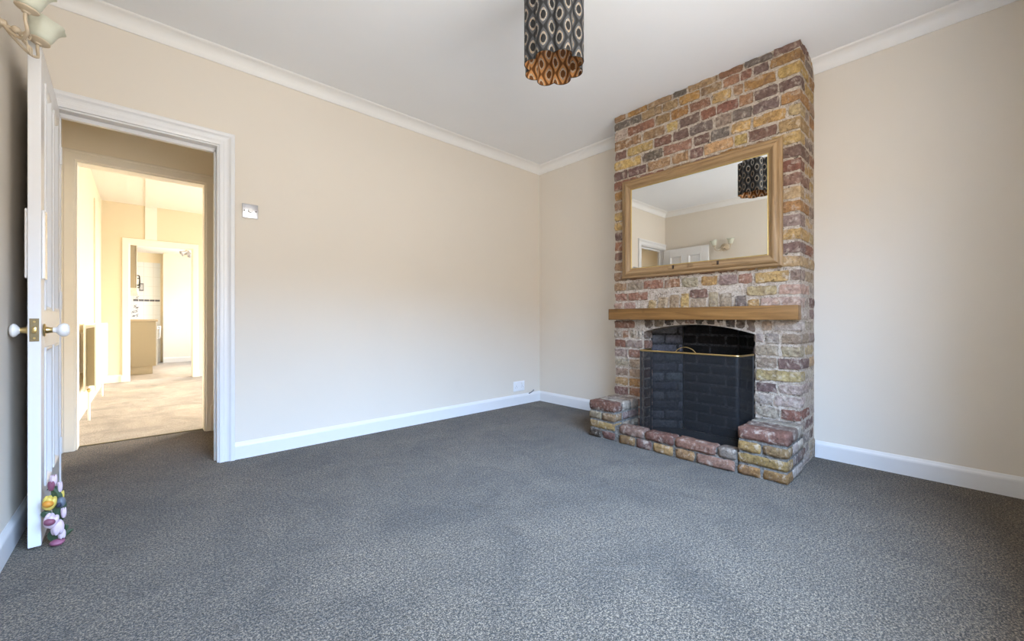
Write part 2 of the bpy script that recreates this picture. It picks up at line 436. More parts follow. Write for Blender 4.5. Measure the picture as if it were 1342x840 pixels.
# moulded door surrounds: profile swept up, over and down
AP = [(0, 0), (0, .011), (.010, .013), (.022, .013), (.026, .009), (.040, .010), (.050, .014), (.060, .022), (.076, .024), (.081, .020), (.081, 0)]   # (across, out of wall)
def surround(bm, x0, x1, z1, ywall, ny, prof=AP, mi=0):
    P = [(x0, 0, -1, 0), (x0, z1, -1, 1), (x1, z1, 1, 1), (x1, 0, 1, 0)]
    loft(bm, [[Vector((x + sx * a, ywall + ny * o, z + sz * a)) for a, o in prof] for x, z, sx, sz in P], mi=mi)
def lining(bm, x0, x1, z1, ya, yb, t=.012):
    box(bm, (x0 - .001, ya, 0), (x0 + t, yb, z1 - t), .002); box(bm, (x1 - t, ya, 0), (x1 + .001, yb, z1 - t), .002); box(bm, (x0, ya, z1 - t), (x1, yb, z1 + .001), .002)
bm = bmesh.new(); surround(bm, OX0 + .002, OX1 - .002, OZ - .002, YB - e, -1)
struct('trim_6', bm, WHITE, 'white moulded architrave round the doorway into the lobby', 'door frame')
bm = bmesh.new(); lining(bm, OX0, OX1, OZ, YB, YB + T); 
for a in ((OX0 + .012, YB + .055, 0, OX0 + .022, YB + .085, OZ - .022), (OX1 - .022, YB + .055, 0, OX1 - .012, YB + .085, OZ - .022), (OX0 + .012, YB + .055, OZ - .034, OX1 - .012, YB + .085, OZ - .012)):
    box(bm, a[:3], a[3:], .002)
struct('trim_7', bm, WHITE, 'white door lining inside the lobby doorway', 'door frame')
FP = [(0, 0), (0, .012), (.006, .016), (.05, .016), (.056, .022), (.066, .022), (.07, .016), (.07, 0)]
bm = bmesh.new(); surround(bm, P0 + .002, P1 - .002, PZ - .002, Y2 - e, -1, FP)
struct('trim_8', bm, WHITEW, 'worn off white frame of the inner doorway to the rear room', 'door frame')
bm = bmesh.new(); lining(bm, P0, P1, PZ, Y2, Y2b)
struct('trim_9', bm, WHITEW, 'off white lining inside the inner doorway to the rear room', 'door frame')
bm = bmesh.new(); surround(bm, Q0 + .002, Q1 - .002, QZ - .002, Y3 - e, -1, [(0, 0), (0, .014), (.004, .018), (.068, .018), (.072, .014), (.072, 0)])
lining(bm, Q0, Q1, QZ, Y3, Y3b)
box(bm, (Q0 - .085, Y3 - .026, 0), (Q0 + .004, Y3 - e, .10), .003); box(bm, (Q1 - .004, Y3 - .026, 0), (Q1 + .085, Y3 - e, .10), .003)
struct('trim_10', bm, WHITEW, 'cream square edged frame round the kitchen doorway', 'door frame')
bm = bmesh.new(); box(bm, (P0 + .013, Y2b - .035, 0.0), (P1 - .013, Y2b - .012, .006), .002)
struct('trim_11', bm, OLDBRASS, 'thin carpet threshold strip under the inner doorway', 'threshold strip')

# windows (frames only seen from inside the room, behind the camera and at the rear)
def window(name, x0, x1, z0, z1, y, label, along='x', n=3):
    bm = bmesh.new()
    def b(a0, a1, c0, c1, d=.03):
        if along == 'x': box(bm, (a0, y - d, c0), (a1, y + d, c1), .004)
        else: box(bm, (y - d, a0, c0), (y + d, a1, c1), .004)
    f = .05
    b(x0, x0 + f, z0, z1); b(x1 - f, x1, z0, z1); b(x0 + f, x1 - f, z0, z0 + f); b(x0 + f, x1 - f, z1 - f, z1)
    for i in range(1, n):
        xx = x0 + (x1 - x0) * i / n; b(xx - .03, xx + .03, z0 + f, z1 - f)
    return struct(name, bm, WHITE, label, 'window')
window('window_1', WX0, WX1, WZ0, WZ1, YF - .10, 'white framed front window behind the viewpoint')
window('window_2', RY0, RY1, RZ0, RZ1, XR + .05, 'white framed garden window of the rear room', 'y', 2)
window('window_3', KW0, KW1, .95, 2.15, KX + .05, 'white framed side window of the kitchen', 'y', 2)

# ---------------------------------------------------------------- open panelled door
hinge = Vector((-.322, 3.118, 0)); ang = math.atan2(2.42 - 3.118, -.298 + .322)
dr = thing('door_1', 'white panelled door standing open against the left wall', 'door', hinge, ang); dr['kind'] = 'structure'
DW, DT, DZ0, DZ1 = .698, .035, .012, 1.985
bm = bmesh.new()
st = .105
xs = [(0, st), (DW / 2 - .05, DW / 2 + .05), (DW - st, DW)]
rails = [(DZ0, .215), (.785, .94), (1.875, DZ1)]
for a, b in (xs[0], xs[2]): box(bm, (a, -DT, DZ0), (b, 0, DZ1), .0025)
for a, b in rails: box(bm, (st, -DT, a), (DW - st, 0, b), .0015)
for (r0, r1) in ((rails[0][1], rails[1][0]), (rails[1][1], rails[2][0])):
    box(bm, (xs[1][0], -DT, r0), (xs[1][1], 0, r1), .0015)
    for (a, b) in ((st, xs[1][0]), (xs[1][1], DW - st)):
        box(bm, (a, -DT + .013, r0), (b, -.013, r1))
        for y0, sg in ((0, 1), (-DT, -1)):       # bolection moulding round each panel, both faces
            prof = [(0, -.014), (0, .004), (.006, .006), (.012, .003), (.020, -.006), (.026, -.014)]
            pts = [(a, r0, 1, 1), (b, r0, -1, 1), (b, r1, -1, -1), (a, r1, 1, -1), (a, r0, 1, 1)]
            loft(bm, [[Vector((x + sx * q, y0 + sg * o, z + sz * q)) for q, o in prof] for x, z, sx, sz in pts], caps=False)
part('door_leaf', bm, WHITE, dr, False, world=False)
def knob(sg, y0):
    k = bpy.data.objects.new('door_knob', None); col.objects.link(k); k.parent = dr; k.location = (.632, y0, .858)
    bm = bmesh.new()
    lathe(bm, [(.0, 0), (.024, 0), (.026, .003), (.024, .006), (.014, .008), (.011, .022), (.012, .026), (0, .026)], axis=(0, sg, 0))
    finish('rose', bm, BRASS, k, True)
    bm = bmesh.new()
    lathe(bm, [(.0, .024), (.011, .024), (.011, .032), (.014, .037), (.022, .042), (.027, .05), (.028, .058), (.025, .066), (.017, .072), (0, .0735)] if sg > 0 else
          [(.0, .016), (.011, .016), (.011, .024), (.014, .028), (.022, .033), (.026, .038), (.027, .043), (.024, .048), (.016, .0515), (0, .052)], axis=(0, sg, 0))
    finish('knob_grip', bm, PORC, k, True)
knob(1, 0); knob(-1, -DT)
for sg, y0 in ((1, 0), (-1, -DT)):
    bm = bmesh.new(); box(bm, (.615, min(y0, y0 + sg * .009), 1.062), (.685, max(y0, y0 + sg * .009), 1.335), .008, seg=4)
    p_ = part('finger_plate', bm, PORC, dr, True, world=False); p_['label'] = 'white finger plate'
bm = bmesh.new(); box(bm, (DW, -.030, .815), (DW + .0015, -.005, .905)); p_ = part('latch_plate', bm, OLDBRASS, dr, False, world=False)
bm = bmesh.new(); box(bm, (DW + .001, -.024, .848), (DW + .009, -.011, .872), .003)
for z in (.828, .892): lathe(bm, [(0, 0), (.004, 0), (.003, .001), (0, .001)], (DW + .0015, -.0175, z), (1, 0, 0), 10)
part('latch_bolt', bm, BRASS, p_, True, world=False)
for z in (.25, 1.0, 1.75):
    bm = bmesh.new(); lathe(bm, [(0, -.045), (.006, -.045), (.006, .045), (0, .045)], (-.002, .004, z), (0, 0, 1), 10)
    part('hinge', bm, WHITE, dr, True, world=False)

# ---------------------------------------------------------------- brick fireplace
BX, BY0, BY1 = 2.912, .626, 1.908
fp = thing('brick_fireplace', 'exposed brick chimney breast with arched fire opening and low brick hearth', 'fireplace', (BX, (BY0 + BY1) / 2, 0))
PAL = {'Y': (200, 168, 108), 'O': (172, 128, 72), 'T': (162, 131, 98), 'R': (132, 85, 72), 'P': (118, 92, 88), 'B': (152, 106, 84), 'G': (112, 102, 98),
       'L': (174, 159, 134), 'W': (188, 176, 164), 'S': (172, 130, 112), 'K': (58, 52, 48), 'D': (84, 70, 60)}
def bc(code, rnd, dim=1.0):
    if len(code) > 1:
        a, b = lin(PAL[code[0]]), lin(PAL[code[1]]); t = .35; c = [x * (1 - t) + y * t for x, y in zip(a, b)]
    else: c = list(lin(PAL[code]))
    c = [x * .86 + y * .14 for x, y in zip(c, lin((172, 156, 140)))] if code not in '1234' else c
    k = rnd.uniform(.84, 1.1) * dim; return tuple(min(1, v * k * rnd.uniform(.96, 1.04)) for v in c)
rnd = random.Random(3)
# courses copied from the photograph: (centre height, height, [(left column, right column, colour), ...])
ROWS = [
 (2.563, .044, [(806, 820, 'T'), (823, 848, 'O'), (850, 880, 'T'), (882, 900, 'G'), (902, 940, 'T'), (942, 974, 'B'), (976, 1012, 'G'), (1014, 1049, 'P')]),
 (2.503, .060, [(806, 840, 'G'), (842, 867, 'T'), (869, 888, 'T'), (890, 917, 'O'), (919, 946, 'T'), (948, 969, 'BT'), (971, 985, 'R'), (988, 1007, 'PG'), (1009, 1049, 'OT')]),
 (2.424, .070, [(806, 821, 'W'), (823, 858, 'B'), (860, 878, 'T'), (880, 902, 'O'), (904, 931, 'BR'), (934, 958, 'Y'), (961, 974, 'T'), (976, 1017, 'O'), (1020, 1049, 'YO')]),
 (2.3405, .070, [(806, 840, 'TB'), (843, 871, 'T'), (874, 888, 'Y'), (891, 917, 'P'), (919, 938, 'RB'), (940, 967, 'R'), (969, 987, 'BT'), (989, 1019, 'P'), (1021, 1049, 'P')]),
 (2.257, .070, [(806, 821, 'PB'), (823, 856, 'Y'), (858, 880, 'RP'), (882, 902, 'P'), (904, 934, 'G'), (937, 959, 'PW'), (961, 985, 'G'), (987, 1021, 'PG'), (1024, 1049, 'O')]),
 (2.1735, .070, [(806, 840, 'Y'), (842, 868, 'G'), (870, 907, 'SB'), (910, 930, 'P'), (932, 956, 'G'), (959, 984, 'Y'), (987, 1030, 'YO'), (1033, 1049, 'YW')]),
 (2.090, .070, [(806, 822, 'P'), (824, 847, 'P'), (849, 878, 'T'), (881, 902, 'T'), (904, 921, 'P'), (923, 961, 'YS'), (963, 979, 'Y'), (981, 1018, 'PB'), (1021, 1049, 'YG')]),
 (2.0065, .070, [(806, 836, 'B'), (839, 870, 'R'), (873, 905, 'T'), (908, 940, 'P'), (943, 975, 'O'), (978, 1010, 'T'), (1012, 1049, 'Y')]),
 (1.923, .070, [(806, 826, 'O'), (829, 990, 'T'), (1000, 1049, 'P')]),
 (1.8395, .070, [(806, 828, 'TD'), (831, 990, 'T'), (1010, 1049, 'R')]),
 (1.756, .070, [(806, 822, 'Y'), (825, 990, 'T'), (1000, 1049, 'PS')]),
 (1.6725, .070, [(806, 828, 'YT'), (831, 990, 'T'), (1010, 1049, 'YW')]),
 (1.589, .070, [(806, 822, 'PG'), (825, 990, 'T'), (1000, 1049, 'OT')]),
 (1.5055, .070, [(806, 828, 'B'), (831, 990, 'T'), (1012, 1049, 'PW')]),
 (1.422, .070, [(806, 822, 'PB'), (825, 990, 'T'), (1000, 1049, 'YO')]),
 (1.3385, .070, [(806, 828, 'T'), (831, 990, 'T'), (1012, 1049, 'P')]),
 (1.255, .070, [(806, 822, 'TD'), (825, 858, 'B'), (860, 990, 'T'), (993, 1018, 'Y'), (1021, 1049, 'YG')]),
 (1.171, .068, [(806, 821, 'TS'), (823, 842, 'LG'), (844, 869, 'BS'), (871, 891, 'BT'), (894, 915, 'L'), (919, 940, 'OY'), (942, 966, 'PW'), (968, 986, 'S'), (990, 1034, 'Y'), (1036, 1049, 'PW')]),
 (1.087, .062, [(806, 822, 'S'), (824, 849, 'BS'), (904, 927, 'PR'), (979, 1018, 'YW'), (1021, 1049, 'SW')]),
 (1.008, .066, [(806, 816, 'SW'), (818, 833, 'SW'), (998, 1049, 'WS')]),
 (.935, .066, [(806, 830, 'B'), (1000, 1049, 'W')]),
 (.863, .064, [(806, 832, 'BD'), (998, 1012, 'TW'), (1014, 1049, 'W')]),
 (.784, .064, [(806, 815, 'LG'), (816, 824, 'BT'), (826, 834, 'LG'), (836, 842, 'W'), (991, 1001, 'WG'), (1003, 1022, 'WG'), (1025, 1049, 'LD')]),
 (.707, .064, [(806, 820, 'R'), (822, 842, 'PW'), (991, 1021, 'LG'), (1024, 1049, 'L')]),
 (.630, .064, [(806, 822, 'PW'), (824, 842, 'BP'), (991, 1018, 'LG'), (1020, 1049, 'P')]),
 (.553, .064, [(807, 823, 'L'), (825, 842, 'LB'), (991, 1049, 'YL')]),
 (.473, .064, [(807, 823, 'LP'), (825, 842, 'LB'), (991, 1018, 'PG'), (1021, 1049, 'WP')]),
 (.397, .064, [(806, 823, 'YL'), (825, 842, 'O'), (991, 1012, 'WG'), (1015, 1049, 'W')]),
 (.320, .064, [(806, 823, 'PR'), (825, 842, 'RO'), (991, 1022, 'WP'), (1024, 1049, 'R')]),
 (.244, .064, [(806, 842, 'BD'), (991, 1049, 'PW')]),
 (.168, .064, [(806, 824, 'O'), (826, 842, 'B'), (991, 1049, 'WG')]),
 (.092, .064, [(806, 842, 'P'), (991, 1049, 'P')]),
 (.030, .050, [(806, 842, 'D'), (991, 1049, 'WG')]),
]
bm = bmesh.new(); lay = bm.verts.layers.float_color.new('Col')
# mortar body with the arched opening
OY0, OY1, OS, OR = .866, 1.652, .806, .866
arch = [(OY0, 0)] + [(OY0 + (OY1 - OY0) * i / 20, OS + (OR - OS) * (1 - (2 * i / 20 - 1) ** 2)) for i in range(21)] + [(OY1, 0)]
FX = BX + .0015                                               # face of the mortar, nearly flush with the bricks
def mgrid(P, nu, nv, amp=.0028):
    """uneven mortar surface: P(u, v) -> (point, outward normal)"""
    g = []
    for a in range(nu + 1):
        c = []
        for b in range(nv + 1):
            p, nn = P(a / nu, b / nv); k = noise.noise(p * 26) * .7 + noise.noise(p * 75) * .5
            edge = 0 if a in (0, nu) else 1
            v = bm.verts.new(p + nn * amp * k * edge); v[lay] = (.5, .5, .5, 1); c.append(v)
        g.append(c)
    for a in range(nu):
        for b in range(nv):
            f = bm.faces.new((g[a][b], g[a + 1][b], g[a + 1][b + 1], g[a][b + 1])); f.material_index = 1; f.smooth = True
ZT = ZC - .002
def archz(y): return OS + (OR - OS) * (1 - ((y - (OY0 + OY1) / 2) / ((OY1 - OY0) / 2)) ** 2)
NX = Vector((-1, 0, 0))
mgrid(lambda u, v: (Vector((FX, BY0 + (OY0 - BY0) * u, ZT * v)), NX), 14, 150)
mgrid(lambda u, v: (Vector((FX, OY1 + (BY1 - OY1) * u, ZT * v)), NX), 14, 150)
def over(u, v):
    y = OY0 + (OY1 - OY0) * u; z0 = archz(y); return Vector((FX, y, z0 + (ZT - z0) * v)), NX
mgrid(over, 44, 100)
mgrid(lambda u, v: (Vector((FX + (XR - .001 - FX) * u, BY0, ZT * v)), Vector((0, -1, 0))), 20, 150)
mgrid(lambda u, v: (Vector((FX + (XR - .001 - FX) * u, BY1, ZT * v)), Vector((0, 1, 0))), 20, 150)
mgrid(lambda u, v: (Vector((FX + (XR - .005 - FX) * u, OY0, OS * v)), Vector((0, 1, 0))), 14, 40, .002)
mgrid(lambda u, v: (Vector((FX + (XR - .005 - FX) * u, OY1, OS * v)), Vector((0, -1, 0))), 14, 40, .002)
mgrid(lambda u, v: (Vector((FX + (XR - .005 - FX) * v, OY0 + (OY1 - OY0) * u, archz(OY0 + (OY1 - OY0) * u))), Vector((0, 0, -1))), 24, 10, .002)
for q in (((BY0, 0), (OY0, 0), (OY0, ZT), (BY0, ZT)), ((OY1, 0), (BY1, 0), (BY1, ZT), (OY1, ZT)), ((OY0, OR + .01), (OY1, OR + .01), (OY1, ZT), (OY0, ZT))):
    f = bm.faces.new([bm.verts.new((XR - .001, y, z)) for y, z in q]); f.material_index = 1
sd = 0
for ri, (zc, hh, bricks) in enumerate(ROWS):
    for (p0, p1, code) in bricks:
        ya, yb = yat(p1, BX), yat(p0, BX)
        if yb - ya > .45:                     # the stretch that the mirror hides
            y = ya; parts_ = []
            while y < yb - .08:
                w = rnd.choice((.11, .22, .22)); parts_.append((y, min(y + w, yb), rnd.choice('YOTRPB'))); y += w + .012
        else: parts_ = [(ya, yb, code)]
        for (y0, y1, cd) in parts_:
            sd += 1
            first, last = p0 <= 807 and y1 > BY1 - .03, p1 >= 1048 and y0 < BY0 + .04
            dep = .105 if ri % 2 else .215
            dx = rnd.uniform(-.005, .002)
            y0b, y1b = y0 - (.006 if last else 0), y1 + (rnd.uniform(-.004, .007) if first else 0)
            hj = hh / 2 * rnd.uniform(.93, 1.03)
            roughbox(bm, lay, (BX - .006 + dx, max(y0b, BY0 - .005) if last else y0b, zc - hj), (BX + (dep if (first or last) else .045), y1b, zc + hj), bc(cd, rnd), sd, amp=.0072, rad=.0075,
                     rot=rnd.uniform(-.012, .012))
# soldier bricks of the relieving arch over the beam, and the blackened arch edge under it
for (p0, p1, code) in ((835, 848, 'GP'), (849.5, 860, 'YL'), (862, 876, 'TW'), (878, 890, 'TL'), (892, 903, 'Y'), (905, 926, 'L'), (929, 942, 'LT'), (944.5, 960, 'LG'), (963, 979, 'G'), (981, 996, 'YO')):
    ya, yb = yat(p1, BX), yat(p0, BX); sd += 1; mid = (p0 + p1) / 2
    top = 1.098 - .00004 * (mid - 915) ** 2 * .3 - (.045 if 905 <= p0 <= 926 or p0 < 849 else 0)
    roughbox(bm, lay, (BX - .010 + rnd.uniform(-.004, .003), ya + .001, .905), (BX + .045, yb - .002, top), bc(code, rnd), sd, amp=.0045, rot=(mid - 915) * .0012 * -1)
for i in range(11):
    p0 = 844 + i * 13.4; ya, yb = yat(p0 + 12.4, BX), yat(p0, BX); sd += 1
    cy = ((ya + yb) / 2 - (OY0 + OY1) / 2) / ((OY1 - OY0) / 2); zb = OS + (OR - OS) * (1 - cy * cy)
    roughbox(bm, lay, (BX - .002 + rnd.uniform(-.005, .004), ya, zb + .004), (BX + .06, yb, .925), bc(rnd.choice(('D', 'K', 'DP', 'BD', 'DL')), rnd), sd, amp=.005)
# return faces of the breast (lighter, lime washed)
for ri, (zc, hh, _) in enumerate(ROWS):
    x = BX + (.117 if ri % 2 else .228)
    while x < XR - .03:
        w = rnd.choice((.10, .21)); x1 = min(x + w, XR - .004); sd += 1
        cd = rnd.choice(('W', 'LW', 'PW', 'WG', 'YW', 'P')) if zc < 1.15 else rnd.choice(('YW', 'TW', 'PW', 'YT', 'B', 'OT'))
        roughbox(bm, lay, (x, BY0 - .004 + rnd.uniform(-.004, .003), zc - hh / 2), (x1, BY0 + .04, zc + hh / 2), bc(cd, rnd), sd)
        roughbox(bm, lay, (x, BY1 - .04, zc - hh / 2), (x1, BY1 + .004, zc + hh / 2), bc(cd, rnd), sd + 999)
        x = x1 + .012
# brick reveals inside the opening
for (zc, hh, _) in ROWS:
    if zc < .8:
        for yy, sg, cds in ((OY1, 1, ('D', 'DP', 'DG', 'BD')), (OY0, -1, ('D', 'K', 'DG'))):
            sd += 1; roughbox(bm, lay, (BX + .006, yy - .02 if sg > 0 else yy - .03, zc - hh / 2), (BX + .11, yy + .03 if sg > 0 else yy + .012, zc + hh / 2), bc(rnd.choice(cds), rnd), sd)
o = part('chimney_breast', bm, [BRICK, MORTAR], fp, False)

# firebox: splayed cheeks and back of sooty brick, black lid painting in the open flue's darkness above
bm = bmesh.new(); lay = bm.verts.layers.float_color.new('Col')
def soot_wall(a, b, z0, z1, cds):
    a, b = Vector((*a, 0)), Vector((*b, 0)); L = (b - a).length; d = (b - a).normalized(); nrm = Vector((-d.y, d.x, 0)); z = z0; row = 0; global sd
    t = bmesh.new(); tl = t.verts.layers.float_color.new('Col')
    box(t, (0, .006, z0), (L, .03, z1), mi=1)
    while z < z1 - .03:
        x = -.1 if row % 2 else 0
        while x < L - .02:
            w = .20; x0, x1 = max(x, 0.002), min(x + w, L - .002)
            if x1 - x0 > .03:
                sd += 1; roughbox(t, tl, (x0, rnd.uniform(-.004, .002), z), (x1, .025, z + .064), bc(rnd.choice(cds), rnd), sd, amp=.003)
            x += w + .012
        z += .076; row += 1
    M = Matrix(((d.x, nrm.x, 0, a.x), (d.y, nrm.y, 0, a.y), (0, 0, 1, 0), (0, 0, 0, 1)))
    vm = {}
    for v in t.verts:
        nv = bm.verts.new(M @ v.co); nv[lay] = v[tl]; vm[v] = nv
    for f in t.faces:
        nf = bm.faces.new([vm[v] for v in f.verts]); nf.material_index = f.material_index; nf.smooth = f.smooth
    t.free()
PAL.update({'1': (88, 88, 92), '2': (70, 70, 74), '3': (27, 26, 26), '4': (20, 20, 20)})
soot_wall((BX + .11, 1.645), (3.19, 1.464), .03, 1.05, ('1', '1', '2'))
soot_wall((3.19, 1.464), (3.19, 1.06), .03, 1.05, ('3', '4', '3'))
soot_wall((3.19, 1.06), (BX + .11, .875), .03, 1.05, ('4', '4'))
for f in bm.faces: f.normal_update()
me_o = part('firebox', bm, [SOOTBRICK, SOOT], fp, False)
for poly in me_o.data.polygons: poly.use_smooth = poly.material_index == 0
me_o['label'] = 'soot blackened firebox'
bm = bmesh.new(); box(bm, (BX + .05, OY0 - .02, 1.05), (3.24, OY1 + .02, 1.08)); o = part('flue_lid', bm, BLACKP, fp, False); o['label'] = 'sooty black lid standing in for the dark flue void'
bm = bmesh.new(); box(bm, (2.66, .86, .0), (3.19, 1.69, .028), .004); o = part('hearth_slab', bm, plain('sooty_hearth', (48, 46, 44), .8, vary=.3), fp, False); o['label'] = 'dark hearth slab'

# hearth pillars and kerb
def pillar(y0, y1, courses, label, side):
    global sd
    bm = bmesh.new(); lay = bm.verts.layers.float_color.new('Col')
    X0, X1 = 2.568, BX - .006
    box(bm, (X0 + .008, y0 + .008, 0), (X1, y1 - .008, .262), mi=1)
    zs = [.0, .068, .137, .206]; hs = [.060, .060, .061, .072]
    for z, h, brs in zip(zs, hs, courses):
        n = len(brs); w = (y1 - y0) / n
        for i, cd in enumerate(brs):           # listed left to right as seen, i.e. from high Y to low Y
            yb = y1 - i * w - (.005 if i else 0); ya = y1 - (i + 1) * w + (.005 if i < n - 1 else 0)
            sd += 1; roughbox(bm, lay, (X0 + rnd.uniform(-.004, .003), ya, z + .003), (X0 + .105, yb, z + h), bc(cd, rnd, .68), sd, amp=.005)
        x = X0 + .116
        while x < X1 - .03:
            x1 = min(x + rnd.choice((.105, .2)), X1); sd += 1
            roughbox(bm, lay, (x, y0, z + .003), (x1, y1, z + h), bc(rnd.choice(side), rnd), sd, amp=.004); x = x1 + .010
    o = part('hearth_pillar', bm, [BRICK, MORTARG], fp, False)
    for poly in o.data.polygons: poly.use_smooth = poly.material_index == 0
    o['label'] = label
pillar(1.690, 1.922, [('D', 'RP'), ('YO',), ('LT', 'OL'), ('R',)], 'left brick hearth pillar', ('LG', 'WG', 'PG'))
pillar(.604, .858, [('O', 'O'), ('OY',), ('OY', 'OG'), ('RS',)], 'right brick hearth pillar', ('GL', 'WG', 'PG', 'G'))
bm = bmesh.new(); lay = bm.verts.layers.float_color.new('Col')
box(bm, (2.572, .858, 0), (2.655, 1.690, .118), mi=1)
XK = 2.557
for brs, z, h in (([(811, 831, 'OD'), (833, 853, 'RP'), (855, 881, 'OY'), (884, 909, 'OT'), (912, 962, 'SB')], .002, .062), ([(811, 843, 'RL'), (845, 882, 'R'), (884, 937, 'RS'), (940, 964, 'GL')], .071, .060)):
    for p0, p1, cd in brs:
        ya, yb = max(yat(p1, XK), .862), min(yat(p0, XK), 1.688); sd += 1
        roughbox(bm, lay, (XK + rnd.uniform(-.003, .004), ya, z), (XK + .10, yb, z + h + rnd.uniform(-.002, .004)), bc(cd, rnd, .74), sd, amp=.006, rad=.013)
o = part('hearth_kerb', bm, [BRICK, MORTARG], fp, False)
for poly in o.data.polygons: poly.use_smooth = poly.material_index == 0

# ---------------------------------------------------------------- timber mantel beam
bm = bmesh.new(); box(bm, (2.832, .617, .899), (BX - .008, 1.926, .988), .004, seg=3)
tag(finish('mantel_beam', bm, PINE, None, True), 'thick golden brown timber mantel beam across the chimney breast', 'mantel shelf')

# ---------------------------------------------------------------- mirror
MY0, MY1, MZ0, MZ1 = .709, 1.828, 1.229, 2.022
mr = thing('wall_mirror', 'large rectangular mirror in a moulded oak frame on the chimney breast', 'mirror', (BX - .012, (MY0 + MY1) / 2, MZ0))
tilt = math.radians(.12)
W, HH = MY1 - MY0, MZ1 - MZ0
# local: x = out of wall is -x, y across, z up from the bottom edge
prof = [(0, 0), (0, .014), (.004, .020), (.010, .022), (.020, .021), (.024, .026), (.034, .033), (.044, .034), (.052, .030), (.060, .020), (.064, .016), (.072, .014), (.078, .010), (.078, 0)]
def rail(pts):
    bm = bmesh.new()
    loft(bm, [[Vector((-o, y + sy * q, z + sz * q)) for q, o in prof] for y, z, sy, sz in pts]); return bm
c4 = [(-W / 2, 0, 1, 1), (W / 2, 0, -1, 1), (W / 2, HH, -1, -1), (-W / 2, HH, 1, -1)]
fo = bpy.data.objects.new('frame', None); col.objects.link(fo); fo.parent = mr
for i in range(4):
    finish('frame_rail', rail([c4[i], c4[(i + 1) % 4]]), FRAMEW if i % 2 == 0 else FRAMEWV, fo, True)
bm = bmesh.new(); q = .077
gp = [(0, 0), (0, .012), (.003, .013), (.006, .009), (.006, 0)]
loft(bm, [[Vector((-o, y + sy * (q + a), z + sz * (q + a))) for a, o in gp] for y, z, sy, sz in c4 + c4[:1]], caps=False)
finish('gilt_slip', bm, plain('gilt_slip', (205, 178, 112), .4, .7, vary=.15, scale=50), fo, True)
SLOT = plain('dark_slot', (48, 34, 22), .8)
for px in (879, 905, 937):
    yy = yat(px, 2.87) - (MY0 + MY1) / 2
    bm = bmesh.new(); box(bm, (-.041, yy - .016, .046), (-.024, yy + .016, .068), .004); rb = finish('rail_block', bm, FRAMEW, fo, True)
    if px != 905:
        bm = bmesh.new(); box(bm, (-.0405, yy - .025, .044), (-.030, yy - .013, .070), .002); finish('block_slot', bm, SLOT, fo, True)
bm = bmesh.new(); box(bm, (-.008, -W / 2 + .07, .07), (-.003, W / 2 - .07, HH - .07))
m, n = newmat('silvered_glass'); n.bsdf((.90, .91, .90), .0, 1.0)
finish('mirror_glass', bm, m, mr, False)
bm = bmesh.new(); box(bm, (-.003, -W / 2 + .01, .01), (.001, W / 2 - .01, HH - .01)); finish('backing_board', bm, DARKMETAL, mr, False)
mr.rotation_euler = (0, -tilt, 0)

# ---------------------------------------------------------------- fire screen
fs = thing('fire_screen', 'black mesh fire screen with a brass top rail in front of the hearth opening', 'fire screen', (2.70, 1.22, .028))
SX, SYR, SYL, SXB, SZ = 2.685, .888, 1.557, 2.885, .676
path = []
def arc(c, r, a0, a1, n=6): return [(c[0] + r * math.cos(a0 + (a1 - a0) * i / n), c[1] + r * math.sin(a0 + (a1 - a0) * i / n)) for i in range(n + 1)]
r_ = .03
path = [(SXB, SYR - .018)] + arc((SX + r_, SYR + r_ * .85), r_, -PI / 2, -PI, 6) + arc((SX + r_, SYL - r_ * .85), r_, PI, PI / 2, 6) + [(SXB, SYL + .018)]
m, n = newmat('fine_black_wire_mesh')
tr = n.new('ShaderNodeBsdfTransparent'); pr = n.new('ShaderNodeBsdfPrincipled')
pr.inputs['Base Color'].default_value = (*lin((40, 41, 44)), 1); pr.inputs['Roughness'].default_value = .5; pr.inputs['Metallic'].default_value = .3
mx = n.new('ShaderNodeMixShader')
uv = n.new('ShaderNodeSeparateXYZ'); n.link(n.coord('UV'), uv.inputs[0])
w1 = n.math('LESS_THAN', n.math('FRACT', n.math('MULTIPLY', uv.outputs[0], 420)), .27)
w2 = n.math('LESS_THAN', n.math('FRACT', n.math('MULTIPLY', uv.outputs[1], 420)), .27)
n.link(n.math('MAXIMUM', w1, w2), mx.inputs[0]); n.link(tr.outputs[0], mx.inputs[1]); n.link(pr.outputs[0], mx.inputs[2]); n.link(mx.outputs[0], n.out.inputs[0])
MESHM = m
bm = bmesh.new(); uvl = bm.loops.layers.uv.new('UVMap'); dist = [0]
for a, b in zip(path, path[1:]): dist.append(dist[-1] + math.hypot(b[0] - a[0], b[1] - a[1]))
lo = [bm.verts.new((x, y, .04)) for x, y in path]; hi = [bm.verts.new((x, y, SZ - .004)) for x, y in path]
for i in range(len(path) - 1):
    f = bm.faces.new((lo[i], lo[i + 1], hi[i + 1], hi[i])); f.smooth = True
    for l, (u, v) in zip(f.loops, ((dist[i], 0), (dist[i + 1], 0), (dist[i + 1], .64), (dist[i], .64))): l[uvl].uv = (u, v)
part('mesh_panel', bm, MESHM, fs, True)
bm = bmesh.new(); tube(bm, [(x, y, SZ) for x, y in path], .0065, 10); o = part('top_rail', bm, BRASS, fs, True); o['label'] = 'brass top rail'
bm = bmesh.new(); tube(bm, [(x, y, .034) for x, y in path], .006, 8); part('bottom_rail', bm, BLACKP, fs, True)
for x, y in (path[0], path[-1], (SX + .003, SYL - .008)):
    bm = bmesh.new(); tube(bm, [(x, y, .030), (x, y, SZ - .004)], .0055, 8); part('upright', bm, BLACKP, fs, True)
cy = yat(898, SX)
bm = bmesh.new(); tube(bm, spline([(SX, cy + .068, SZ + .004), (SX, cy + .045, SZ + .026), (SX, cy, SZ + .040), (SX, cy - .045, SZ + .028), (SX, cy - .072, SZ + .004)], 6), .0028, 8)
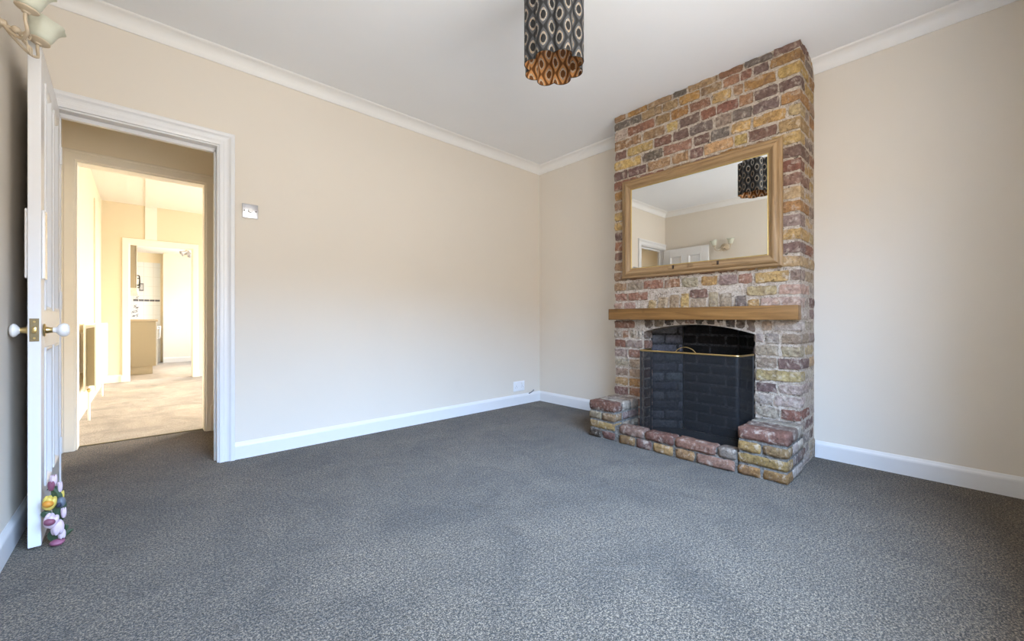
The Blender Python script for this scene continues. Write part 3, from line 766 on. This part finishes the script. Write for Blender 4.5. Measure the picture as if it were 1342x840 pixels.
o = part('carry_handle', bm, BRASS, fs, True); o['label'] = 'thin arched brass carry handle'

# ---------------------------------------------------------------- pendant lamp
LX, LY, LZ0, LZ1 = 1.447, 1.290, 2.100, 2.402
lp = thing('pendant_lamp', 'scalloped black filigree pendant shade with copper lining hanging from the ceiling', 'ceiling lamp', (LX, LY, ZC))
def lobed(off=0, nl=8, N_=160):
    R1, r1 = .101, .0455; pts = []
    for i in range(N_):
        a = 2 * PI * i / N_ + .12; best = 0
        for k in range(nl):
            b = 2 * PI * k / nl + .335; d = a - b
            t = R1 * math.cos(d); h2 = (r1 + off) ** 2 - (R1 * math.sin(d)) ** 2
            if h2 > 0 and math.cos(d) > 0: best = max(best, t + math.sqrt(h2))
        pts.append((math.cos(a) * best, math.sin(a) * best))
    return pts
def filigree(name, c_band, c_mid, c_ring, metal, rough):
    m, n = newmat(name)
    sp = n.new('ShaderNodeSeparateXYZ'); n.link(n.coord('UV'), sp.inputs[0])
    s = n.math('COSINE', n.math('MULTIPLY', sp.outputs[0], 2 * PI)); t = n.math('COSINE', n.math('MULTIPLY', sp.outputs[1], 2 * PI))
    g = n.math('DIVIDE', n.math('ABSOLUTE', n.math('ADD', s, n.math('MULTIPLY', t, .62))), 1.62)
    cc = n.ramp(g, [(.22, lin(c_band)), (.28, lin(c_mid)), (.50, lin(c_mid)), (.54, lin(c_ring)), (.74, lin(c_ring)), (.79, lin(c_band))])
    vo = n.new('ShaderNodeTexVoronoi', feature='F1'); vo.inputs['Scale'].default_value = 250; vo.inputs['Randomness'].default_value = .35
    n.link(n.coord(), vo.inputs['Vector'])
    dots = n.math('LESS_THAN', vo.outputs['Distance'], .47)
    ring = n.math('MULTIPLY', n.math('GREATER_THAN', g, .52), n.math('LESS_THAN', g, .78))
    hole = n.math('MULTIPLY', dots, ring)
    p = n.new('ShaderNodeBsdfPrincipled'); n.link(cc, p.inputs['Base Color']); p.inputs['Metallic'].default_value = metal; p.inputs['Roughness'].default_value = rough
    tr = n.new('ShaderNodeBsdfTransparent'); mx = n.new('ShaderNodeMixShader')
    n.link(hole, mx.inputs[0]); n.link(p.outputs[0], mx.inputs[1]); n.link(tr.outputs[0], mx.inputs[2]); n.link(mx.outputs[0], n.out.inputs[0]); return m
def shell(name, off, mat, label, flip=False):
    pts = lobed(off); n_ = len(pts); bm = bmesh.new(); uvl = bm.loops.layers.uv.new('UVMap')
    per = [0]
    for i in range(n_):
        a, b = pts[i], pts[(i + 1) % n_]; per.append(per[-1] + math.hypot(a[0] - b[0], a[1] - b[1]))
    k = round(per[-1] / .084) / per[-1]
    A = [bm.verts.new((x, y, LZ0 - ZC)) for x, y in pts]; B = [bm.verts.new((x, y, LZ1 - ZC)) for x, y in pts]
    for i in range(n_):
        j = (i + 1) % n_; f = bm.faces.new((A[i], A[j], B[j], B[i])); f.smooth = True
        for l, (u, v) in zip(f.loops, ((per[i] * k, 0), (per[i + 1] * k, 0), (per[i + 1] * k, (LZ1 - LZ0) / .107), (per[i] * k, (LZ1 - LZ0) / .107))): l[uvl].uv = (u, v)
    o = finish(name, bm, mat, lp, True); o['label'] = label; return o
shell('lamp_shade', 0, filigree('black_filigree', (9, 9, 10), (72, 72, 74), (140, 138, 132), .0, .6), 'black ogee patterned outer shade')  # pale ring colour paints in the light seen through the perforations
shell('shade_lining', -.0025, filigree('copper_lining', (112, 70, 34), (206, 150, 94), (216, 182, 140), .35, .42), 'copper coloured inner face of the shade')
for z, nm in ((LZ0 - ZC, 'bottom_rim'), (LZ1 - ZC, 'top_rim')):
    P = [(x, y, z) for x, y in lobed(-.001, N_=96)]; bm = bmesh.new(); tube(bm, P + [P[0]], .0016, 6); finish(nm, bm, BLACKP, lp, True)
bm = bmesh.new(); tube(bm, [(0, 0, -.002), (0, 0, LZ1 - ZC - .02)], .0035, 8); o = finish('flex', bm, PLASTIC, lp, True)
bm = bmesh.new(); lathe(bm, [(0, -.0015), (.045, -.0015), (.044, -.012), (.030, -.022), (.010, -.028), (0, -.028)], seg=28); finish('ceiling_rose', bm, PLASTIC, lp, True)
bm = bmesh.new(); z = LZ1 - ZC - .02
lathe(bm, [(0, z), (.016, z), (.017, z - .05), (.021, z - .052), (.021, z - .058), (0, z - .058)], seg=20); finish('lamp_holder', bm, PLASTIC, lp, True)
bm = bmesh.new()
for k in range(4):
    a = 2 * PI * k / 4 + .12
    tube(bm, [(.018 * math.cos(a), .018 * math.sin(a), z - .02), (.136 * math.cos(a), .136 * math.sin(a), LZ1 - ZC - .004)], .002, 6)
finish('shade_spider', bm, DARKMETAL, lp, True)
bm = bmesh.new(); lathe(bm, [(0, z - .058), (.012, z - .06), (.014, z - .075), (.026, z - .105), (.030, z - .125), (.026, z - .145), (.014, z - .157), (0, z - .160)], seg=22)
finish('bulb', bm, plain('opal_bulb', (238, 234, 224), .2), lp, True)

# ---------------------------------------------------------------- two-armed wall light on the left wall
WLM = plain('distressed_cream_metal', (196, 180, 156), .5, .1, vary=.14, scale=70)
m, n = newmat('frosted_pale_green_glass')
n.bsdf(n.mix(n.noise(30, 4), lin((194, 196, 178)), lin((212, 213, 198))), .55, 0, None, .4)
SHG = m
wl = thing('wall_light', 'two armed cream wall light with pale glass tulip shades on the left wall', 'wall light', (XL, 2.225, 1.93))
bm = bmesh.new(); lathe(bm, [(0, .001), (.056, .001), (.055, .008), (.044, .016), (.025, .021), (.014, .028), (.011, .040), (0, .043)], axis=(1, 0, 0), seg=28)
finish('backplate', bm, WLM, wl, True)
for sg, yy in ((1, .107), (-1, -.107)):
    cup = Vector((.097, yy, .010)); ax = Vector((.20, sg * .10, 1)).normalized()
    bm = bmesh.new()
    tube(bm, spline([(.028, 0, 0), (.05, sg * .015, -.030), (.080, yy * .45, -.056), (.098, yy * .85, -.046), (.096, yy, -.012), tuple(cup - ax * .004)], 8), .005, 10)
    arm = finish('arm', bm, WLM, wl, True)
    bm = bmesh.new(); lathe(bm, [(r * .70, h * .75) for r, h in [(0, -.004), (.012, -.004), (.016, .004), (.035, .010), (.042, .016), (.042, .021), (.038, .023), (0, .023)]], cup, ax, 28); finish('shade_cup', bm, WLM, arm, True)
    bm = bmesh.new()
    pr = [(.030, .022), (.036, .026), (.043, .040), (.048, .060), (.052, .080), (.058, .098), (.068, .112), (.074, .118), (.071, .119), (.064, .112), (.054, .098), (.048, .080), (.044, .060), (.038, .040), (.030, .028)]
    pr = [(r * .74, h * .78) for r, h in pr]
    lathe(bm, pr, cup, ax, 48, wob=lambda a, h: 1 + (.07 * math.cos(6 * a) * max(0, (h - .047) / .047)))
    o = finish('glass_shade', bm, SHG, wl, True); o['label'] = 'pale frosted tulip shade'
bm = bmesh.new()
for k, (dy, dz, yo) in enumerate(((.035, .020, 0), (-.03, .025, 0), (.02, -.06, .01), (-.012, -.07, -.01), (.045, -.045, .03))):
    b0 = Vector((.066, yo, -.022)); tip = b0 + Vector((.024, dy * .8, dz * .85)); sd_ = Vector((0, -dz, dy)).normalized() * .010
    mid = (b0 + tip) / 2 + Vector((.010, 0, 0))
    P = [b0] + [b0.lerp(mid, .5) + sd_ * .7, mid + sd_, mid.lerp(tip, .55) + sd_ * .6, tip, mid.lerp(tip, .55) - sd_ * .6, mid - sd_, b0.lerp(mid, .5) - sd_ * .7, b0]
    tube(bm, spline(P, 3), .0020, 6)
ellipsoid(bm, (.060, 0, -.010), (.013, .013, .013))
tube(bm, [(.02, 0, -.004), (.062, 0, -.010)], .006, 8)
o = finish('leaf_spray', bm, WLM, wl, True); o['label'] = 'wire leaf ornament'

# ---------------------------------------------------------------- small wall fittings
sw = thing('dimmer_switch', 'square brushed metal dimmer switch beside the doorway', 'switch', (.517, YB, 1.614))
bm = bmesh.new(); box(bm, (-.0445, -.0085, -.0455), (.0445, -.001, .0455), .0025); finish('faceplate', bm, CHROME, sw, True)
bm = bmesh.new(); lathe(bm, [(0, .008), (.0125, .008), (.0125, .020), (.011, .023), (0, .0235)], axis=(0, -1, 0), seg=24); o = finish('dimmer_knob', bm, plain('white_dimmer_knob', (238, 238, 236), .3), sw, True); o['label'] = 'white dimmer knob'
for x in (-.032, .032):
    bm = bmesh.new(); lathe(bm, [(0, .008), (.0042, .008), (.0036, .0098), (0, .0098)], (x, 0, 0), (0, -1, 0), 12); finish('screw', bm, DARKMETAL, sw, True)
so = thing('wall_socket', 'white double wall socket low on the back wall near the corner', 'socket', (2.947, YB, .195))
bm = bmesh.new(); box(bm, (-.080, -.010, -.052), (.080, -.001, .052), .004, seg=3); finish('faceplate', bm, PLASTIC, so, True)
for x in (-.042, .042):
    bm = bmesh.new(); box(bm, (x - .011, -.0125, .018), (x + .011, -.0095, .036), .0012); finish('rocker', bm, PORC, so, True)
    bm = bmesh.new()
    for dx, dz, w, h in ((0, .004, .004, .008), (-.011, -.012, .007, .0035), (.011, -.012, .007, .0035)):
        box(bm, (x + dx - w / 2, -.0104, dz - h / 2), (x + dx + w / 2, -.0098, dz + h / 2))
    finish('pin_holes', bm, DARKMETAL, so, False)
bm = bmesh.new(); tube(bm, spline([(3.098, YB - .002, .100), (3.10, YB - .014, .104), (3.13, YB - .016, .114), (3.165, YB - .010, .126), (3.172, YB - .001, .128)], 5), .0055, 8)
tag(finish('cable_stub', bm, plain('grey_cable', (112, 112, 114), .6), None, True), 'short grey cable stub on the back wall above the corner skirting', 'cable')

# ---------------------------------------------------------------- flower doorstop
ds = thing('flower_doorstop', 'painted tulip bouquet doorstop in pink, yellow and green at the open door', 'doorstop', (-.254, 2.412, 0), .09)
# local x runs across the bouquet, local -y faces the room, z up
def dm(nm, rgb): return plain('doorstop_' + nm, rgb, .5, vary=.12, scale=60)
PK, PU, YE, OR_, GR, BL, NV, BASE = dm('pale_pink', (214, 192, 202)), dm('plum', (128, 72, 92)), dm('yellow', (214, 190, 92)), dm('orange', (206, 138, 48)), dm('leaf_green', (58, 76, 54)), dm('grey_blue', (98, 106, 118)), dm('navy', (36, 40, 62)), dm('rose_pink', (148, 88, 112))
def dpos(cx, cy): return Vector(((cx - 440) * .00034, 0, (722 - cy) * .0005))
def tulip(nm, cx, cy, w, h, tip, inner=None, dy=0, down=False, tilt_=0):
    bm = bmesh.new(); c = dpos(cx, cy) + Vector((0, dy, 0)); hw, hh = w * .00031, h * .00029
    sg = -1 if down else 1
    M = Matrix.Rotation(tilt_, 3, 'Y')
    for k in range(5):
        a = 2 * PI * k / 5 + .3
        R = Matrix.Rotation(a, 3, 'Z')
        t = bmesh.new(); bmesh.ops.create_uvsphere(t, u_segments=12, v_segments=8, radius=1)
        for v in t.verts:
            p = v.co; q = Vector((p.x * hw * .62 * (1 - .35 * max(0, p.z)), p.y * hw * .45, p.z * hh)) + Vector((0, hw * .42 * (1 + .25 * p.z), 0))
            q = M @ (R @ q); v.co = Vector((q.x * .72, q.y * .8, q.z * sg)) + c
        merge(bm, t)
    o = finish(nm, bm, tip, ds, True)
    if inner:
        bm = bmesh.new(); ellipsoid(bm, c + Vector((-.1 * hw, -hw * .55, .1 * hh)), (hw * .50, hw * .42, hh * .5), M=Matrix.Rotation(.4, 3, 'Y')); finish('flower_centre', bm, inner, o, True)
    return o
tulip('tulip_flower', 410, 196, 56, 74, PK, None)
tulip('tulip_flower', 392, 232, 52, 66, PU, None, -.012)
tulip('tulip_flower', 458, 262, 42, 74, PK, None, .004)
tulip('tulip_flower', 410, 168, 42, 22, PU, None, .004)
tulip('tulip_flower', 378, 362, 104, 92, YE, OR_, -.014, tilt_=.35)
tulip('tulip_flower', 476, 334, 34, 60, YE, None, .012)
tulip('tulip_flower', 390, 500, 108, 92, PK, PU, -.022, tilt_=.5)
tulip('tulip_flower', 488, 470, 44, 70, PK, None, -.004)
tulip('tulip_flower', 442, 566, 96, 96, PK, None, -.016, down=True)
tulip('tulip_flower', 475, 632, 58, 62, PK, None, -.010, down=True)
bm = bmesh.new(); ellipsoid(bm, dpos(466, 378) + Vector((0, -.008, 0)), (.014, .016, .021)); o = finish('round_flower', bm, BL, ds, True)
bm = bmesh.new(); ellipsoid(bm, dpos(452, 388) + Vector((0, -.024, 0)), (.007, .006, .010)); finish('flower_centre', bm, NV, o, True)
def leaf(P, w, dy=0):
    bm = bmesh.new(); pts = spline([dpos(*p) + Vector((0, dy, 0)) for p in P], 6); n_ = len(pts)
    rings = []
    for i, p in enumerate(pts):
        t = i / (n_ - 1); ww = w * .0005 * (math.sin(PI * min(1, t * .9 + .1)) ** .7 + .08)
        d = (pts[min(i + 1, n_ - 1)] - pts[max(i - 1, 0)]).normalized(); sdv = Vector((d.z, 0, -d.x))
        rings.append([p + sdv * ww, p + Vector((0, -.005, 0)), p - sdv * ww, p + Vector((0, .004, 0))])
    loft(bm, rings); finish('leaf', bm, GR, ds, True)
leaf([(440, 640), (430, 520), (440, 420), (446, 330), (400, 262), (356, 262)], 22)
leaf([(420, 470), (452, 430), (468, 400), (440, 300)], 30, .006)
leaf([(380, 470), (350, 440), (345, 415)], 26, -.006)
leaf([(430, 690), (400, 640), (395, 590)], 26, .008)
leaf([(470, 670), (520, 636), (568, 620)], 16, -.004)
leaf([(480, 640), (505, 600), (500, 575)], 14, .01)
leaf([(450, 560), (462, 480), (470, 440)], 26, .012)
bm = bmesh.new(); ellipsoid(bm, dpos(440, 694) + Vector((0, 0, .0)), (.022, .024, .013), wob=.1); finish('base', bm, BASE, ds, True)
bm = bmesh.new()
for cx in (425, 450): tube(bm, [dpos(cx, 700) + Vector((0, .006, 0)), dpos(cx - 6, 440) + Vector((0, .008, 0)), dpos(cx - 20, 250) + Vector((0, .004, 0))], .007, 8)
finish('stem', bm, GR, ds, True)

# ---------------------------------------------------------------- lobby: bottom stair
st_ = thing('staircase', 'carpeted bottom stair tread beside the inner doorway in the lobby', 'stair', (.43, 3.66, 0))
BROWN = plain('brown_stair_wood', (150, 106, 66), .7, vary=.25, scale=40)
for i in range(4):
    bm = bmesh.new(); box(bm, (.44 + i * .22, YB + T + .03, 0.001), (.68 + i * .22, Y2 - .03, .19 * (i + 1)), .01); part('step', bm, BROWN, st_)
bm = bmesh.new()
loft(bm, [[Vector((x, y, z)) for x, z in ((.40, 0), (.40, .20), (.44, .235), (1.2, .90), (1.2, .60), (.46, 0))] for y in (Y2 - .03, Y2 - .008)])
part('stringer', bm, WHITEW, st_, False)

# ---------------------------------------------------------------- rear room radiator
rd = thing('radiator', 'white double panel radiator on the left wall of the rear room', 'radiator', (XL2, 5.9, .25))
RADW = plain('radiator_enamel', (244, 240, 230), .35, vary=.01)
def panel(x0, x1, nm):
    bm = bmesh.new(); box(bm, (x0, 5.25, .255), (x1, 6.72, .864), .006, seg=3)
    y = 5.33
    while y < 6.66:
        box(bm, (x1 - .002, y, .30), (x1 + .003, y + .028, .82), .003); y += .05
    part(nm, bm, RADW, rd)
panel(-.400, -.386, 'back_panel'); panel(-.330, -.314, 'front_panel')
bm = bmesh.new()
y = 5.30
while y < 6.68:
    box(bm, (-.384, y, .30), (-.332, y + .002, .82)); y += .03
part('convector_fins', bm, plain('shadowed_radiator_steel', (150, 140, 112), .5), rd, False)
bm = bmesh.new(); tube(bm, spline([(-.36, 5.235, .275), (-.36, 5.20, .272), (-.36, 5.195, .24)], 4), .009, 8); ellipsoid(bm, (-.36, 5.215, .272), (.016, .024, .016)); o = part('valve', bm, BRASS, rd); o['label'] = 'brass radiator valve'
bm = bmesh.new(); tube(bm, [(-.36, 5.195, .255), (-.36, 5.195, .001)], .009, 8); part('feed_pipe', bm, WHITEW, rd)
bm = bmesh.new(); tube(bm, spline([(-.36, 6.72, .275), (-.36, 6.75, .275), (-.36, 6.76, .26), (-.36, 6.76, .001)], 3), .008, 8); part('feed_pipe', bm, WHITEW, rd)
for y in (5.5, 6.45):
    bm = bmesh.new(); box(bm, (XL2 + .001, y, .4), (-.398, y + .03, .78), .002); part('wall_bracket', bm, RADW, rd, False)

# ---------------------------------------------------------------- kitchen
bu = thing('base_cabinet', 'taupe kitchen base unit with end panel facing the doorway', 'cabinet', (-.14, 9.9, 0))
UX = .150
bm = bmesh.new(); box(bm, (XL2 + .002, 9.0, .13), (UX, 10.9, .868), .002); part('carcass', bm, CABINET, bu, False)
bm = bmesh.new(); box(bm, (XL2 + .002, 9.02, .001), (UX - .04, 10.9, .129)); part('plinth', bm, plain('taupe_plinth', (180, 171, 152), .5), bu, False)
for i, y in enumerate((9.02, 9.65, 10.28)):
    bm = bmesh.new(); box(bm, (UX + .001, y, .14), (UX + .020, y + .60, .86), .003); d_ = part('cabinet_door', bm, plain('white_oven_front', (200, 204, 210), .3) if i == 0 else CABINET, bu, False)
    bm = bmesh.new(); zz = .74 if i else .66
    if i == 0: tube(bm, spline([(UX + .02, y + .08, .60), (UX + .055, y + .08, .60), (UX + .055, y + .08, .78), (UX + .02, y + .08, .78)], 4), .009, 8)
    else: tube(bm, spline([(UX + .02, y + .1, zz), (UX + .045, y + .12, zz), (UX + .045, y + .28, zz), (UX + .02, y + .3, zz)], 4), .006, 8)
    o = part('handle', bm, CHROME, d_)
wt = bmesh.new(); box(wt, (XL2 + .002, 8.985, .869), (UX + .025, 10.92, .908), .004)
tag(finish('worktop', wt, WORKTOP, None, True), 'mottled stone effect worktop on the taupe kitchen units', 'worktop')
wu = thing('wall_cabinet', 'tall taupe kitchen wall unit hanging left of the tiles', 'cabinet', (-.3, 9.9, 1.4))
bm = bmesh.new(); box(bm, (XL2 + .002, 9.0, 1.42), (-.105, 10.8, 2.29), .002); part('carcass', bm, CABINET, wu, False)
bm = bmesh.new(); box(bm, (XL2 + .002, 8.995, 1.37), (-.075, 10.8, 1.419), .006); part('light_pelmet', bm, plain('pale_pelmet', (222, 222, 218), .4), wu, False)
for y in (9.02, 9.65):
    bm = bmesh.new(); box(bm, (-.104, y, 1.43), (-.086, y + .6, 2.28), .003); d_ = part('cabinet_door', bm, CABINET, wu, False)
    bm = bmesh.new(); tube(bm, spline([(-.086, y + .06, 1.47), (-.056, y + .06, 1.475), (-.050, y + .06, 1.55), (-.056, y + .06, 1.625), (-.086, y + .06, 1.63)], 4), .008, 8); part('handle', bm, DARKMETAL, d_)
sp = thing('ceiling_spotlight', 'small brass and glass spotlight fitting under the kitchen ceiling', 'ceiling light', (.60, 9.9, 2.3))
bm = bmesh.new(); lathe(bm, [(0, -.001), (.05, -.001), (.048, -.018), (.014, -.024), (.010, -.06), (0, -.06)], seg=24); finish('mount', bm, BRASS, sp, True)
bm = bmesh.new(); tube(bm, spline([(0, 0, -.05), (.0, .0, -.08), (-.02, 0, -.10)], 4), .008, 8); finish('arm', bm, BRASS, sp, True)
for ax, c0 in (((-.8, -.25, -.45), (.01, 0, -.10)), ((.35, -.5, -.8), (.03, 0, -.10))):
    bm = bmesh.new(); lathe(bm, [(0, -.02), (.018, -.02), (.026, .0), (.032, .03), (.052, .085), (.056, .10), (.050, .10), (.030, .045), (0, .04)], c0, ax, 22); finish('spot_head', bm, CHROME, sp, True)

# ---------------------------------------------------------------- light: sky through the windows
w = bpy.data.worlds.new('sky'); scn.world = w; w.use_nodes = True
nt = w.node_tree; nt.nodes.clear()
def wn(t): return nt.nodes.new(t)
out = wn('ShaderNodeOutputWorld'); bg = wn('ShaderNodeBackground'); tc = wn('ShaderNodeTexCoord'); sx = wn('ShaderNodeSeparateXYZ')
nt.links.new(tc.outputs['Generated'], sx.inputs[0])
mr_ = wn('ShaderNodeMapRange'); mr_.inputs[1].default_value = -1; mr_.inputs[2].default_value = 1
nt.links.new(sx.outputs[2], mr_.inputs[0])
def wramp(stops):
    r = wn('ShaderNodeValToRGB'); el = r.color_ramp.elements
    while len(el) < len(stops): el.new(.5)
    for i, (p, c) in enumerate(stops): el[i].position = p; el[i].color = (*c, 1)
    nt.links.new(mr_.outputs[0], r.inputs[0]); return r.outputs[0]
# elevation: street and house fronts below, open sky above (position = (sin(elevation)+1)/2)
front = wramp([(0.0, (1.3, 1.24, 1.15)), (.49, (1.3, 1.24, 1.15)), (.52, (1.05, .98, .90)), (.625, (1.05, .98, .90)), (.66, (2.5, 3.8, 5.9)), (1.0, (2.7, 4.2, 6.8))])
rear = wramp([(0.0, (1.7, 1.6, 1.45)), (.49, (1.7, 1.6, 1.45)), (.53, (4.2, 4.0, 3.7)), (.62, (6.2, 5.9, 5.5)), (1.0, (6.4, 6.2, 6.0))])
my = wn('ShaderNodeMapRange'); my.inputs[1].default_value = -.15; my.inputs[2].default_value = .15
ad = wn('ShaderNodeMath'); ad.operation = 'MULTIPLY_ADD'; ad.inputs[1].default_value = .6
nt.links.new(sx.outputs[0], ad.inputs[0]); nt.links.new(sx.outputs[1], ad.inputs[2]); nt.links.new(ad.outputs[0], my.inputs[0])
mxw = wn('ShaderNodeMix'); mxw.data_type = 'RGBA'
nt.links.new(my.outputs[0], mxw.inputs[0]); nt.links.new(front, mxw.inputs[6]); nt.links.new(rear, mxw.inputs[7])
nt.links.new(mxw.outputs[2], bg.inputs[0]); nt.links.new(bg.outputs[0], out.inputs[0])
bg.inputs[1].default_value = 2.2

def portal(name, loc, rot, sx_, sy_):
    d = bpy.data.lights.new(name, 'AREA'); d.shape = 'RECTANGLE'; d.size = sx_; d.size_y = sy_; d.cycles.is_portal = True
    o = bpy.data.objects.new(name, d); col.objects.link(o); o.location = loc; o.rotation_euler = rot
portal('window_portal_front', ((WX0 + WX1) / 2, YF - .135, (WZ0 + WZ1) / 2), (PI / 2, 0, 0), WX1 - WX0, WZ1 - WZ0)
portal('window_portal_rear', (XR + .095, (RY0 + RY1) / 2, (RZ0 + RZ1) / 2), (0, PI / 2, 0), RZ1 - RZ0, RY1 - RY0)
portal('window_portal_kitchen', (KX + .095, (KW0 + KW1) / 2, 1.55), (0, PI / 2, 0), 1.2, KW1 - KW0)

# ---------------------------------------------------------------- output look
vs = scn.view_settings; vs.view_transform = 'Standard'; vs.look = 'None'; vs.gamma = 1; vs.use_curve_mapping = False
vs.exposure = 1.55
scn.cycles.max_bounces = 14; scn.cycles.diffuse_bounces = 10; scn.cycles.glossy_bounces = 6; scn.cycles.transparent_max_bounces = 24
scn.cycles.use_denoising = True; scn.cycles.sample_clamp_indirect = 6
scn.cycles.caustics_reflective = False; scn.cycles.caustics_refractive = False
